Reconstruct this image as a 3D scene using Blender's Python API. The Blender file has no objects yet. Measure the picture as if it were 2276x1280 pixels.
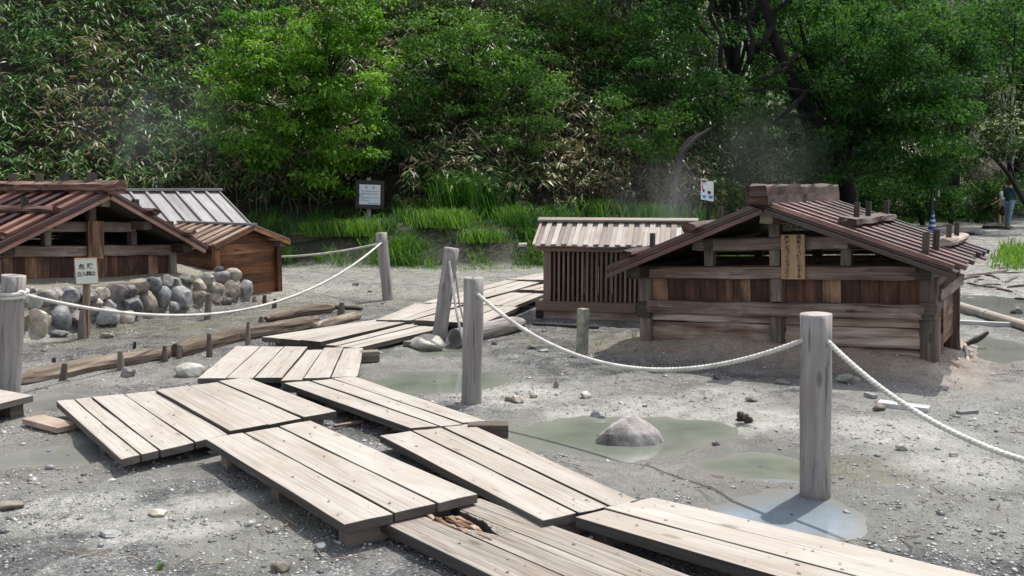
import bpy, bmesh, math, random
import numpy as np
from mathutils import Vector, Matrix

random.seed(7)
rng = np.random.default_rng(11)
scene = bpy.context.scene
COL = scene.collection
PI = math.pi

# ------------------------------------------------------------------ camera
CAM_H = 1.65
PITCH = math.atan(222 / 2000.0)
cam_d = bpy.data.cameras.new("camera")
cam = bpy.data.objects.new("camera", cam_d)
COL.objects.link(cam)
cam_d.sensor_width = 36.0
cam_d.lens = 36.0 * 2000.0 / 2276.0
cam_d.clip_start = 0.1
cam_d.clip_end = 600.0
cam.location = (0, 0, CAM_H)
cam.rotation_euler = (PI / 2 - PITCH, 0, 0)
scene.camera = cam
cP, sP = math.cos(PITCH), math.sin(PITCH)


def ray(px, py):
    """direction of sight through a spot of the photograph"""
    x = (px - 1138) / 2000.0
    y = (640 - py) / 2000.0
    return np.array([x, cP + sP * y, -sP + cP * y])


def P(px, py, z=0.0):
    d = ray(px, py)
    t = (z - CAM_H) / d[2]
    return np.array([0, 0, CAM_H]) + d * t


def PY(px, py, Y):
    d = ray(px, py)
    return np.array([0, 0, CAM_H]) + d * (Y / d[1])


def A(*v):
    return np.array(v, dtype=float)


# ------------------------------------------------------------------ noise
_perm = np.random.default_rng(3).random((256, 256))


def vnoise(x, y):
    xi = np.floor(x).astype(int); yi = np.floor(y).astype(int)
    fx = x - xi; fy = y - yi
    fx = fx * fx * (3 - 2 * fx); fy = fy * fy * (3 - 2 * fy)
    a = _perm[xi & 255, yi & 255]; b = _perm[(xi + 1) & 255, yi & 255]
    c = _perm[xi & 255, (yi + 1) & 255]; d = _perm[(xi + 1) & 255, (yi + 1) & 255]
    return (a * (1 - fx) + b * fx) * (1 - fy) + (c * (1 - fx) + d * fx) * fy


def fbm(x, y, o=4, s=0.0):
    r = 0; amp = .5; tot = 0
    x = np.asarray(x, float) + s * 17.3; y = np.asarray(y, float) + s * 7.9
    for k in range(o):
        r = r + amp * vnoise(x, y); tot += amp
        x = x * 2.03 + 11.1; y = y * 2.03 + 5.7; amp *= .5
    return r / tot


def sstep(a, b, x):
    t = np.clip((np.asarray(x, float) - a) / (b - a), 0, 1)
    return t * t * (3 - 2 * t)


# ------------------------------------------------------------------ materials
def new_mat(name):
    m = bpy.data.materials.new(name); m.use_nodes = True
    nt = m.node_tree
    for n in list(nt.nodes): nt.nodes.remove(n)
    out = nt.nodes.new("ShaderNodeOutputMaterial")
    return m, nt, out


def N(nt, typ, **kw):
    n = nt.nodes.new(typ)
    for k, v in kw.items():
        if k.startswith("_"): setattr(n, k[1:], v)
        else: n.inputs[k.replace("__", " ")].default_value = v
    return n


def L(nt, a, b): nt.links.new(a, b)


def ramp(nt, stops, fac=None, interp='LINEAR'):
    r = nt.nodes.new("ShaderNodeValToRGB"); r.color_ramp.interpolation = interp
    e = r.color_ramp.elements
    while len(e) < len(stops): e.new(0.5)
    for k, (p, c) in enumerate(stops):
        e[k].position = p
        e[k].color = (*c, 1) if len(c) == 3 else c
    if fac is not None: L(nt, fac, r.inputs[0])
    return r


def mixc(nt, fac, a, b, mode='MIX'):
    m = nt.nodes.new("ShaderNodeMix"); m.data_type = 'RGBA'; m.blend_type = mode
    for sock, v in ((m.inputs[0], fac), (m.inputs[6], a), (m.inputs[7], b)):
        if hasattr(v, "links"): L(nt, v, sock)
        elif isinstance(v, (int, float)): sock.default_value = v
        else: sock.default_value = (*v, 1)
    return m.outputs[2]


def math_n(nt, op, a, b=0.0, clamp=False):
    m = nt.nodes.new("ShaderNodeMath"); m.operation = op; m.use_clamp = clamp
    for s, v in ((m.inputs[0], a), (m.inputs[1], b)):
        if hasattr(v, "links"): L(nt, v, s)
        else: s.default_value = v
    return m.outputs[0]


def wood_mat(name, dark, mid, light, rough=.7, grain=60, bump=.25, knots=True, stain=None, stain_amt=.5, spec=.3, crack=.0, tv=.28):
    """weathered timber; UV runs along the length (u) and across the width (v) in metres"""
    m, nt, out = new_mat(name)
    b = N(nt, "ShaderNodeBsdfPrincipled")
    tc = N(nt, "ShaderNodeTexCoord")
    mp = N(nt, "ShaderNodeMapping"); mp.inputs[3].default_value = (1.3, grain, 1)
    L(nt, tc.outputs["UV"], mp.inputs[0])
    n1 = N(nt, "ShaderNodeTexNoise", Scale=1.0, Detail=5.0, Roughness=.65, Distortion=.25)
    L(nt, mp.outputs[0], n1.inputs["Vector"])
    mp2 = N(nt, "ShaderNodeMapping"); mp2.inputs[3].default_value = (.9, 7, 1)
    L(nt, tc.outputs["UV"], mp2.inputs[0])
    n2 = N(nt, "ShaderNodeTexNoise", Scale=1.0, Detail=4.0, Roughness=.6, Distortion=.8)
    L(nt, mp2.outputs[0], n2.inputs["Vector"])
    at = N(nt, "ShaderNodeAttribute"); at.attribute_name = "tint"
    f = math_n(nt, 'MULTIPLY', n1.outputs[0], .62)
    f = math_n(nt, 'MULTIPLY_ADD', n2.outputs[0], .62) if False else math_n(nt, 'ADD', f, math_n(nt, 'MULTIPLY', n2.outputs[0], .38))
    f = math_n(nt, 'ADD', f, math_n(nt, 'MULTIPLY', math_n(nt, 'SUBTRACT', at.outputs["Fac"], .5), tv))
    r = ramp(nt, [(.28, dark), (.5, mid), (.72, light)], f)
    c = r.outputs[0]
    if stain is not None:
        mp3 = N(nt, "ShaderNodeMapping"); mp3.inputs[3].default_value = (1.1, 2.5, 1)
        L(nt, tc.outputs["UV"], mp3.inputs[0])
        n3 = N(nt, "ShaderNodeTexNoise", Scale=1.6, Detail=5.0, Roughness=.6, Distortion=.6)
        L(nt, mp3.outputs[0], n3.inputs["Vector"])
        s = ramp(nt, [(.42, (0, 0, 0)), (.62, (1, 1, 1))], n3.outputs[0])
        c = mixc(nt, math_n(nt, 'MULTIPLY', s.outputs[0], stain_amt), c, stain)
    if knots:
        mp4 = N(nt, "ShaderNodeMapping"); mp4.inputs[3].default_value = (2.2, 6.5, 1)
        L(nt, tc.outputs["UV"], mp4.inputs[0])
        vo = N(nt, "ShaderNodeTexVoronoi", Scale=1.0, Randomness=1.0)
        L(nt, mp4.outputs[0], vo.inputs["Vector"])
        k = ramp(nt, [(.06, (1, 1, 1)), (.13, (0, 0, 0))], vo.outputs["Distance"])
        c = mixc(nt, math_n(nt, 'MULTIPLY', k.outputs[0], .75), c, tuple(v * .8 for v in dark))
    if crack > 0:
        mp5 = N(nt, "ShaderNodeMapping"); mp5.inputs[3].default_value = (2.0, grain * 1.3, 1)
        L(nt, tc.outputs["UV"], mp5.inputs[0])
        n5 = N(nt, "ShaderNodeTexNoise", Scale=1.0, Detail=2.0, Roughness=.5)
        L(nt, mp5.outputs[0], n5.inputs["Vector"])
        k = ramp(nt, [(.60, (0, 0, 0)), (.68, (1, 1, 1))], n5.outputs[0])
        c = mixc(nt, math_n(nt, 'MULTIPLY', k.outputs[0], crack), c, tuple(v * .35 for v in dark))
    L(nt, c, b.inputs["Base Color"])
    b.inputs["Roughness"].default_value = rough
    b.inputs["Specular IOR Level"].default_value = spec
    bp = N(nt, "ShaderNodeBump", Strength=bump, Distance=.006)
    L(nt, n1.outputs[0], bp.inputs["Height"])
    L(nt, bp.outputs[0], b.inputs["Normal"])
    L(nt, b.outputs[0], out.inputs[0])
    return m


def plain_mat(name, c, rough=.6, spec=.4, var=.25, scale=20, metal=0.0, bump=0.0):
    m, nt, out = new_mat(name)
    b = N(nt, "ShaderNodeBsdfPrincipled")
    tc = N(nt, "ShaderNodeTexCoord")
    n = N(nt, "ShaderNodeTexNoise", Scale=float(scale), Detail=4.0)
    L(nt, tc.outputs["Object"], n.inputs["Vector"])
    r = ramp(nt, [(.3, tuple(v * (1 - var) for v in c)), (.7, tuple(min(1, v * (1 + var)) for v in c))], n.outputs[0])
    L(nt, r.outputs[0], b.inputs["Base Color"])
    b.inputs["Roughness"].default_value = rough
    b.inputs["Specular IOR Level"].default_value = spec
    b.inputs["Metallic"].default_value = metal
    if bump:
        bp = N(nt, "ShaderNodeBump", Strength=bump, Distance=.01)
        L(nt, n.outputs[0], bp.inputs["Height"]); L(nt, bp.outputs[0], b.inputs["Normal"])
    L(nt, b.outputs[0], out.inputs[0])
    return m


def rock_mat(name, dark, mid, light, rough=.6, scale=9):
    m, nt, out = new_mat(name)
    b = N(nt, "ShaderNodeBsdfPrincipled")
    g = N(nt, "ShaderNodeNewGeometry")
    n = N(nt, "ShaderNodeTexNoise", Scale=float(scale), Detail=7.0, Roughness=.65, Distortion=.4)
    L(nt, g.outputs["Position"], n.inputs["Vector"])
    n2 = N(nt, "ShaderNodeTexNoise", Scale=scale * 9.0, Detail=4.0, Roughness=.7)
    L(nt, g.outputs["Position"], n2.inputs["Vector"])
    at = N(nt, "ShaderNodeAttribute"); at.attribute_name = "tint"
    f = math_n(nt, 'ADD', math_n(nt, 'MULTIPLY', n.outputs[0], .75), math_n(nt, 'MULTIPLY', n2.outputs[0], .25))
    f = math_n(nt, 'ADD', f, math_n(nt, 'MULTIPLY', math_n(nt, 'SUBTRACT', at.outputs["Fac"], .5), .25))
    r = ramp(nt, [(.33, dark), (.5, mid), (.68, light)], f)
    L(nt, r.outputs[0], b.inputs["Base Color"])
    b.inputs["Roughness"].default_value = rough
    b.inputs["Specular IOR Level"].default_value = .4
    bp = N(nt, "ShaderNodeBump", Strength=.5, Distance=.02)
    L(nt, f, bp.inputs["Height"]); L(nt, bp.outputs[0], b.inputs["Normal"])
    L(nt, b.outputs[0], out.inputs[0])
    return m


def leaf_mat(name, stops, trans=.35, rough=.5, spec=.25, patch=None):
    """foliage: colour per leaf from the 'tint' attribute, some light passing through"""
    m, nt, out = new_mat(name)
    at = N(nt, "ShaderNodeAttribute"); at.attribute_name = "tint"
    r = ramp(nt, stops, at.outputs["Fac"])
    b = N(nt, "ShaderNodeBsdfPrincipled")
    L(nt, r.outputs[0], b.inputs["Base Color"])
    b.inputs["Roughness"].default_value = rough
    b.inputs["Specular IOR Level"].default_value = spec
    t = N(nt, "ShaderNodeBsdfTranslucent")
    tcx = mixc(nt, 1.0, r.outputs[0], (1.25, 1.35, .6), 'MULTIPLY')
    L(nt, tcx, t.inputs["Color"])
    mx = N(nt, "ShaderNodeMixShader"); mx.inputs[0].default_value = trans
    L(nt, b.outputs[0], mx.inputs[1]); L(nt, t.outputs[0], mx.inputs[2])
    L(nt, mx.outputs[0], out.inputs[0])
    return m


M = {}
M['deck'] = wood_mat('pale_deck_timber', (.19, .165, .142), (.345, .315, .283), (.42, .395, .365), rough=.75, grain=52, bump=.3, crack=.16,
                     stain=(.25, .20, .16), stain_amt=.4, tv=.10)
M['deck_old'] = wood_mat('weathered_deck_timber', (.085, .073, .062), (.27, .242, .212), (.41, .38, .345), rough=.8, grain=60, bump=.8, crack=.75,
                         stain=(.17, .125, .09), stain_amt=.4, tv=.10)
M['deck_edge'] = wood_mat('dark_plank_edge', (.03, .026, .022), (.075, .066, .058), (.15, .135, .12), rough=.8, grain=30, knots=False)  # plank sides, ends and undersides, darker than the tops
M['deck_white'] = wood_mat('bleached_deck_timber', (.27, .26, .25), (.44, .43, .425), (.53, .52, .515), rough=.8, grain=45, bump=.5, crack=.45, tv=.08)
M['beam'] = wood_mat('damp_support_timber', (.06, .047, .04), (.14, .112, .095), (.25, .205, .17), rough=.8, grain=30)
M['nail_stain'] = plain_mat('nail_and_knot_stain', (.17, .12, .10), rough=.8, var=.4, scale=30)
M['rotten'] = wood_mat('rotten_orange_timber', (.03, .018, .012), (.175, .10, .058), (.36, .27, .20), rough=.9, grain=45, bump=1.0, knots=False, crack=.8)
M['post'] = wood_mat('grey_post_timber', (.13, .118, .11), (.255, .236, .222), (.38, .36, .34), rough=.8, grain=24, bump=.6, crack=.65,
                     stain=(.19, .16, .145), stain_amt=.45, tv=.12)
M['log'] = wood_mat('bleached_log_timber', (.055, .038, .026), (.19, .145, .11), (.42, .37, .31), rough=.75, grain=20, bump=.9, crack=.8,
                    stain=(.09, .07, .045), stain_amt=.6)
M['log_dark'] = wood_mat('wet_dark_timber', (.016, .013, .011), (.05, .038, .03), (.12, .095, .075), rough=.6, grain=20, bump=.8, crack=.5)
M['hut_beam'] = wood_mat('brown_hut_beam_timber', (.04, .024, .018), (.145, .10, .076), (.36, .285, .235), rough=.62, grain=28, bump=.7, crack=.75,
                         stain=(.055, .022, .014), stain_amt=.6)
M['hut_wall'] = wood_mat('red_brown_wall_timber', (.03, .011, .007), (.11, .045, .025), (.34, .20, .12), rough=.65, grain=18, bump=.5, crack=.3,
                         stain=(.022, .009, .006), stain_amt=.85, tv=.4)
M['hut_log'] = wood_mat('stained_wall_log_timber', (.10, .055, .035), (.42, .34, .27), (.60, .53, .46), rough=.7, grain=16, bump=.7, crack=.5,
                        stain=(.13, .055, .03), stain_amt=.6)
M['hut_grey'] = wood_mat('dull_grey_hut_timber', (.05, .037, .028), (.135, .108, .086), (.28, .232, .19), rough=.75, grain=22, bump=.5, crack=.5,
                         stain=(.06, .04, .03), stain_amt=.5)
M['roof_red'] = wood_mat('wet_red_roof_timber', (.014, .006, .005), (.095, .034, .024), (.30, .155, .115), rough=.30, grain=14, bump=.5, crack=.3, knots=False,
                         stain=(.06, .018, .013), stain_amt=.55, spec=.7, tv=.55)
M['roof_under'] = wood_mat('dark_roof_underside_timber', (.04, .036, .03), (.095, .085, .07), (.16, .145, .125), rough=.8, grain=22)  # dark grey-brown boards of the inner roof lining
M['ridge'] = wood_mat('cracked_ridge_timber', (.012, .006, .004), (.085, .042, .03), (.27, .165, .125), rough=.6, grain=11, bump=1.0, crack=.95,
                      stain=(.04, .018, .012), stain_amt=.6, spec=.25)
M['roof_grey'] = wood_mat('silver_roof_timber', (.13, .127, .128), (.23, .226, .228), (.34, .335, .338), rough=.5, grain=26, bump=.4, crack=.35, knots=False,
                          stain=(.15, .12, .105), stain_amt=.3, tv=.2)
M['roof_tan'] = wood_mat('tan_roof_timber', (.11, .075, .054), (.27, .20, .155), (.44, .36, .30), rough=.62, grain=24, bump=.45, crack=.35,
                         stain=(.14, .08, .055), stain_amt=.65, tv=.4)
M['roof_pale'] = wood_mat('bleached_roof_timber', (.11, .092, .08), (.265, .235, .212), (.40, .37, .345), rough=.6, grain=24, bump=.45, crack=.35,
                          stain=(.20, .135, .10), stain_amt=.5, tv=.35)
M['cabin'] = wood_mat('orange_brown_cabin_timber', (.04, .014, .006), (.20, .078, .03), (.40, .19, .085), rough=.6, grain=15, bump=.4, crack=.2,
                      stain=(.04, .018, .011), stain_amt=.75, tv=.4)
M['lattice'] = wood_mat('brown_lattice_timber', (.085, .052, .037), (.185, .118, .088), (.28, .19, .15), rough=.65, grain=26, bump=.3,
                        stain=(.11, .075, .06), stain_amt=.4)
M['sign_wood'] = wood_mat('yellow_signboard_timber', (.18, .095, .045), (.35, .225, .12), (.45, .32, .195), rough=.6, grain=14, bump=.2, knots=False,
                          stain=(.30, .14, .05), stain_amt=.55)
M['rope'] = plain_mat('white_rope_fibre', (.47, .455, .42), rough=.85, var=.22, scale=9)
M['rope_grey'] = plain_mat('grey_rope_fibre', (.36, .34, .31), rough=.8, var=.2, scale=60)
M['white_paint'] = plain_mat('white_sign_paint', (.62, .64, .55), rough=.5, var=.08, scale=8)
M['ink'] = plain_mat('black_lettering_paint', (.02, .02, .02), rough=.6, var=.1)
M['ink_red'] = plain_mat('red_lettering_paint', (.6, .07, .06), rough=.6, var=.1)
M['ink_blue'] = plain_mat('blue_print', (.05, .2, .5), rough=.6, var=.1)
M['paper'] = plain_mat('pale_notice_paper', (.62, .68, .72), rough=.5, var=.05)
M['sign_frame'] = plain_mat('dark_brown_sign_board', (.035, .025, .022), rough=.6, var=.2)
M['concrete'] = plain_mat('mossy_concrete', (.24, .23, .17), rough=.9, var=.45, scale=14, bump=.8)
M['pipe'] = plain_mat('grey_beige_pipe', (.33, .29, .245), rough=.5, var=.2, scale=5)
M['pole'] = plain_mat('black_pole_metal', (.012, .012, .013), rough=.4, var=.1)
M['cone'] = plain_mat('blue_cone_plastic', (.02, .11, .42), rough=.4, var=.1)
M['cone_band'] = plain_mat('white_reflective_band', (.75, .76, .74), rough=.35, var=.05)
M['skin'] = plain_mat('skin', (.55, .33, .24), rough=.5, var=.08)
M['hair'] = plain_mat('dark_hair', (.018, .012, .01), rough=.45, var=.3)
M['hair_brown'] = plain_mat('brown_hair', (.075, .035, .022), rough=.45, var=.3)
M['shirt'] = plain_mat('white_cloth', (.62, .64, .65), rough=.8, var=.06)
M['shorts'] = plain_mat('black_cloth', (.012, .012, .014), rough=.8, var=.2)
M['teal'] = plain_mat('dark_teal_cloth', (.015, .075, .075), rough=.8, var=.15)
M['denim'] = plain_mat('blue_denim', (.17, .24, .32), rough=.85, var=.2, scale=12)
M['shoe'] = plain_mat('dark_shoe_leather', (.03, .025, .03), rough=.6, var=.2)
M['shoe_pink'] = plain_mat('pink_sandal', (.5, .25, .25), rough=.6, var=.1)
M['bag'] = plain_mat('navy_bag_cloth', (.012, .014, .03), rough=.7, var=.2)
M['rock_grey'] = rock_mat('blue_grey_stone', (.06, .062, .066), (.165, .168, .172), (.34, .34, .335))
M['rock_tan'] = rock_mat('tan_stone', (.09, .078, .06), (.26, .225, .175), (.46, .41, .335))
M['rock_dark'] = rock_mat('dark_purple_stone', (.05, .045, .043), (.14, .125, .12), (.28, .26, .245))
M['rock_green'] = rock_mat('green_grey_stone', (.06, .063, .05), (.17, .175, .145), (.34, .345, .30))
M['rock_pale'] = rock_mat('pale_mauve_stone', (.055, .046, .04), (.26, .235, .225), (.44, .405, .39), scale=7)
M['rock_mud'] = rock_mat('mud_caked_stone', (.12, .115, .09), (.25, .24, .205), (.38, .37, .33), rough=.5)
M['bark'] = plain_mat('dark_bark', (.009, .008, .007), rough=.9, var=.5, scale=9, bump=1.0)
M['bark_brown'] = plain_mat('brown_bark', (.06, .045, .035), rough=.9, var=.5, scale=9, bump=1.0)
M['dead'] = wood_mat('shade_darkened_dead_wood', (.02, .016, .014), (.05, .043, .037), (.10, .09, .08), rough=.8, grain=12, bump=.8, crack=.6, knots=False)  # wood colour darkened to carry the shade of the hollow

M['leaf_bright'] = leaf_mat('bright_green_leaves', [(0, (.028, .080, .010)), (.5, (.085, .205, .020)), (1, (.20, .36, .050))], trans=.45, spec=.2)
M['leaf_mid'] = leaf_mat('mid_green_leaves', [(0, (.018, .055, .014)), (.5, (.050, .125, .026)), (1, (.125, .235, .042))], trans=.45, spec=.08)
M['leaf_dark'] = leaf_mat('dark_green_leaves', [(0, (.010, .032, .012)), (.5, (.028, .082, .022)), (1, (.075, .165, .040))], trans=.45, spec=.05, rough=.6)
M['leaf_pale'] = leaf_mat('dull_green_leaves', [(0, (.014, .036, .012)), (.6, (.040, .082, .024)), (1, (.090, .14, .042))], trans=.35, spec=.15)
M['flower'] = leaf_mat('cream_flowers', [(0, (.30, .33, .22)), (1, (.52, .54, .42))], trans=.3)
M['sasa'] = leaf_mat('bamboo_grass_leaves', [(0, (.010, .045, .012)), (.28, (.040, .130, .024)), (.48, (.105, .215, .05)), (.56, (.09, .11, .04)),
                                            (.66, (.14, .115, .06)), (.85, (.235, .19, .115)), (1, (.33, .275, .185))], trans=.25, rough=.42, spec=.4)
M['grass'] = leaf_mat('green_grass_blades', [(0, (.018, .058, .012)), (.5, (.055, .140, .024)), (1, (.16, .275, .05))], trans=.45)
M['twig'] = plain_mat('dead_twig', (.19, .145, .11), rough=.9, var=.5, scale=7)

# ------------------------------------------------------------------ objects
WOFF = {}


def tag(o, label=None, cat=None, group=None, kind=None):
    if label: o["label"] = label
    if cat: o["category"] = cat
    if group: o["group"] = group
    if kind: o["kind"] = kind
    return o


def thing(name, label, cat, loc=(0, 0, 0), group=None):
    o = bpy.data.objects.new(name, None); COL.objects.link(o)
    o.empty_display_size = .1
    o.location = loc
    WOFF[o.name] = np.array(loc, float)
    return tag(o, label, cat, group)


class MB:
    """collects geometry given in world coordinates, then links it as ONE mesh object"""

    def __init__(self):
        self.v = []; self.f = []; self.uv = []; self.t = []; self.n = 0; self.edge = []; self.mark = []

    def add(self, verts, faces, uvs=None, tint=.5):
        verts = np.asarray(verts, float)
        self.v.append(verts)
        for k, f in enumerate(faces):
            self.f.append([i + self.n for i in f])
            self.uv.append(uvs[k] if uvs is not None else [(verts[i][0], verts[i][1]) for i in f])
        self.t.append(np.full(len(verts), tint) if np.isscalar(tint) else np.asarray(tint, float))
        self.n += len(verts)

    def hexa(self, b, t, tint=None, edges=False):
        """b, t: four bottom and four top corners; 0->1 is the long way (grain)"""
        b = [np.asarray(p, float) for p in b]; t = [np.asarray(p, float) for p in t]
        ln = np.linalg.norm(b[1] - b[0]); w = np.linalg.norm(b[3] - b[0]); h = np.linalg.norm(t[0] - b[0])
        ou, ov = random.random() * 30, random.random() * 30
        tint = random.random() if tint is None else tint
        fs = [(3, 2, 1, 0), (4, 5, 6, 7), (0, 1, 5, 4), (2, 3, 7, 6), (1, 2, 6, 5), (3, 0, 4, 7)]
        U = lambda u, v: (ou + u, ov + v)
        uv = [[U(0, w), U(ln, w), U(ln, 0), U(0, 0)],
              [U(0, 0), U(ln, 0), U(ln, w), U(0, w)],
              [U(0, -h), U(ln, -h), U(ln, 0), U(0, 0)],
              [U(ln, w + h), U(0, w + h), U(0, w), U(ln, w)],
              [U(0, 0), U(w * .2, 0), U(w * .2, h), U(0, h)],
              [U(3, 0), U(3 + w * .2, 0), U(3 + w * .2, h), U(3, h)]]
        if edges: self.edge += [len(self.f) + k for k in (0, 2, 3, 4, 5)]
        self.add(b + t, fs, uv, tint)

    def beam(self, p, q, w, h, up=(0, 0, 1), tint=None, w2=None, h2=None):
        """square timber from p to q (centre line)"""
        p = np.asarray(p, float); q = np.asarray(q, float); up = np.asarray(up, float)
        a = q - p; a /= np.linalg.norm(a)
        s = np.cross(a, up); s /= np.linalg.norm(s)
        n = np.cross(s, a)
        w2 = w if w2 is None else w2; h2 = h if h2 is None else h2
        s1, n1, s2, n2 = s * w / 2, n * h / 2, s * w2 / 2, n * h2 / 2
        self.hexa([p - s1 - n1, q - s2 - n2, q + s2 - n2, p + s1 - n1], [p - s1 + n1, q - s2 + n2, q + s2 + n2, p + s1 + n1], tint)

    def tube(self, pts, rad, seg=10, caps=True, rough=0.0, tint=None, lf=1.0):
        pts = np.asarray(pts, float); n = len(pts)
        rad = np.full(n, rad) if np.isscalar(rad) else np.asarray(rad, float)
        tint = random.random() if tint is None else tint
        T = np.gradient(pts, axis=0); T /= np.linalg.norm(T, axis=1)[:, None] + 1e-12
        ref = A(0, 0, 1) if abs(T[0][2]) < .9 else A(1, 0, 0)
        s = np.cross(T[0], ref); s /= np.linalg.norm(s)
        ang = np.arange(seg) * 2 * PI / seg
        ou, ov = random.random() * 30, random.random() * 30
        verts = []; us = []; dist = 0
        ph = random.random() * 50
        for i in range(n):
            s = s - T[i] * np.dot(s, T[i]); s /= np.linalg.norm(s)
            u = np.cross(T[i], s)
            if i: dist += np.linalg.norm(pts[i] - pts[i - 1])
            us.append(dist)
            rr = rad[i] * np.ones(seg)
            if rough:
                rr = rr * (1 + rough * (2 * fbm(np.cos(ang) * 1.4 + ph + dist * 1.5 * lf, np.sin(ang) * 1.4 + ph * .7 + dist * 2.5 * lf, 3) - 1))
            for k in range(seg):
                verts.append(pts[i] + (s * math.cos(ang[k]) + u * math.sin(ang[k])) * rr[k])
        fs = []; uv = []
        for i in range(n - 1):
            for k in range(seg):
                k2 = (k + 1) % seg
                fs.append((i * seg + k, i * seg + k2, (i + 1) * seg + k2, (i + 1) * seg + k))
                r = max(rad[i], .01)
                v0, v1 = k * 2 * PI / seg * r, (k + 1) * 2 * PI / seg * r
                uv.append([(ou + us[i], ov + v0), (ou + us[i], ov + v1), (ou + us[i + 1], ov + v1), (ou + us[i + 1], ov + v0)])
        if caps:
            for base, order in ((0, list(range(seg))[::-1]), ((n - 1) * seg, list(range(seg)))):
                fs.append([base + k for k in order])
                uv.append([(ou + .05 * math.cos(ang[k]), ov + 5 + .05 * math.sin(ang[k])) for k in order])
        self.add(verts, fs, uv, tint)

    def build(self, name, mat, parent=None, bevel=0.0, smooth=False, loc=None, mat2=None):
        V = np.concatenate(self.v) if self.v else np.zeros((0, 3))
        off = np.zeros(3)
        if parent is not None: off = WOFF[parent.name]
        elif loc is not None: off = np.asarray(loc, float)
        else:
            off = A((V[:, 0].min() + V[:, 0].max()) / 2, (V[:, 1].min() + V[:, 1].max()) / 2, V[:, 2].min())
        me = bpy.data.meshes.new(name)
        me.from_pydata((V - off).tolist(), [], self.f)
        ul = me.uv_layers.new(name="UVMap")
        flat = [c for f in self.uv for p in f for c in p]
        ul.data.foreach_set("uv", flat)
        at = me.attributes.new("tint", 'FLOAT', 'POINT')
        at.data.foreach_set("value", np.concatenate(self.t))
        me.materials.append(mat)
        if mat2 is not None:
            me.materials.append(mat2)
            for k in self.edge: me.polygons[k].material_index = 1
            if self.mark:
                me.materials.append(M['nail_stain'])
                for k in self.mark: me.polygons[k].material_index = 2
        if smooth: me.polygons.foreach_set("use_smooth", [True] * len(me.polygons))
        me.validate()
        o = bpy.data.objects.new(name, me); COL.objects.link(o)
        if parent is not None:
            o.parent = parent
            WOFF[o.name] = off
        else:
            o.location = off; WOFF[o.name] = off
        if bevel:
            m = o.modifiers.new("bevel", 'BEVEL'); m.width = bevel; m.segments = 2; m.limit_method = 'ANGLE'; m.angle_limit = .7
        return o


def raw_mesh(name, V, F, mat, tint=None, parent=None, loc=None, smooth=False, uniform=True):
    """fast mesh from arrays; F is (n,3) or (n,4)"""
    me = bpy.data.meshes.new(name)
    V = np.asarray(V, np.float32); F = np.asarray(F, np.int32)
    off = WOFF[parent.name] if parent is not None else (np.asarray(loc, float) if loc is not None else np.zeros(3))
    V = V - off.astype(np.float32)
    k = F.shape[1]
    me.vertices.add(len(V)); me.vertices.foreach_set("co", V.ravel())
    me.loops.add(F.size); me.loops.foreach_set("vertex_index", F.ravel())
    me.polygons.add(len(F)); me.polygons.foreach_set("loop_start", np.arange(0, F.size, k, dtype=np.int32))
    if smooth: me.polygons.foreach_set("use_smooth", np.ones(len(F), dtype=bool))
    me.update(calc_edges=True)
    if tint is not None:
        at = me.attributes.new("tint", 'FLOAT', 'POINT'); at.data.foreach_set("value", np.asarray(tint, np.float32))
    me.materials.append(mat)
    o = bpy.data.objects.new(name, me); COL.objects.link(o)
    if parent is not None: o.parent = parent
    else: o.location = off
    WOFF[o.name] = off
    return o


# ------------------------------------------------------------------ rocks
_ico = {}


def ico(sub):
    if sub not in _ico:
        bm = bmesh.new(); bmesh.ops.create_icosphere(bm, subdivisions=sub, radius=1)
        bm.verts.ensure_lookup_table()
        _ico[sub] = (np.array([v.co[:] for v in bm.verts]), [[v.index for v in f.verts] for f in bm.faces])
        bm.free()
    return _ico[sub]


def rock_shape(seed, sub=3, cuts=9, rough=.10, depth=.48):
    r = np.random.default_rng(seed)
    V, F = ico(sub)
    rad = np.ones(len(V))
    if cuts:
        nrm = r.normal(size=(cuts, 3)); nrm /= np.linalg.norm(nrm, axis=1)[:, None]
        h = r.uniform(depth, min(.95, depth + .3), cuts)
        dot = V @ nrm.T
        lim = np.where(dot > .05, h / np.maximum(dot, .05), 9)
        rad = np.minimum(rad, lim.min(axis=1))
    o = r.uniform(0, 90)
    nz = fbm(V[:, 0] * 1.7 + o + V[:, 2], V[:, 1] * 1.7 + o * .3 - V[:, 2] * .8, 4) - .5
    rad = rad * (1 + rough * 2 * nz)
    return V * rad[:, None], F


def rot_z(V, a):
    c, s = math.cos(a), math.sin(a)
    return np.stack([V[:, 0] * c - V[:, 1] * s, V[:, 0] * s + V[:, 1] * c, V[:, 2]], 1)


def rock_px(px, py, w, h, label, mat, seed, name='rock', cat='rock', sub=3, cuts=10, rough=.12, sink=.18, dep=.8, rot=0.0, group=None, z=None):
    """a stone whose foot stands at photo spot (px,py), w by h photo pixels"""
    g = P(px, py, 0.0 if z is None else z)
    if z is None: g = P(px, py, float(gh(g[0:1], g[1:2])[0]))
    sc = np.linalg.norm(g - A(0, 0, CAM_H)) / 2000.0
    rx = w * sc / 2; rz = h * sc * (.5 + sink * .5)
    V, F = rock_shape(seed, sub, cuts, rough)
    full = h * sc; hh = full * .66
    V = rot_z(V, rot); V = V / np.abs(V).max(axis=0) * A(rx, rx * dep, hh)
    V = V + g + A(0, rx * dep * .6, full - hh)
    mb = MB(); mb.add(V, F, None, random.random())
    o = mb.build(name, M[mat], smooth=True)
    if cuts >= 6: o.data.set_sharp_from_angle(angle=.42)
    return tag(o, label, cat, group)
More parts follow.
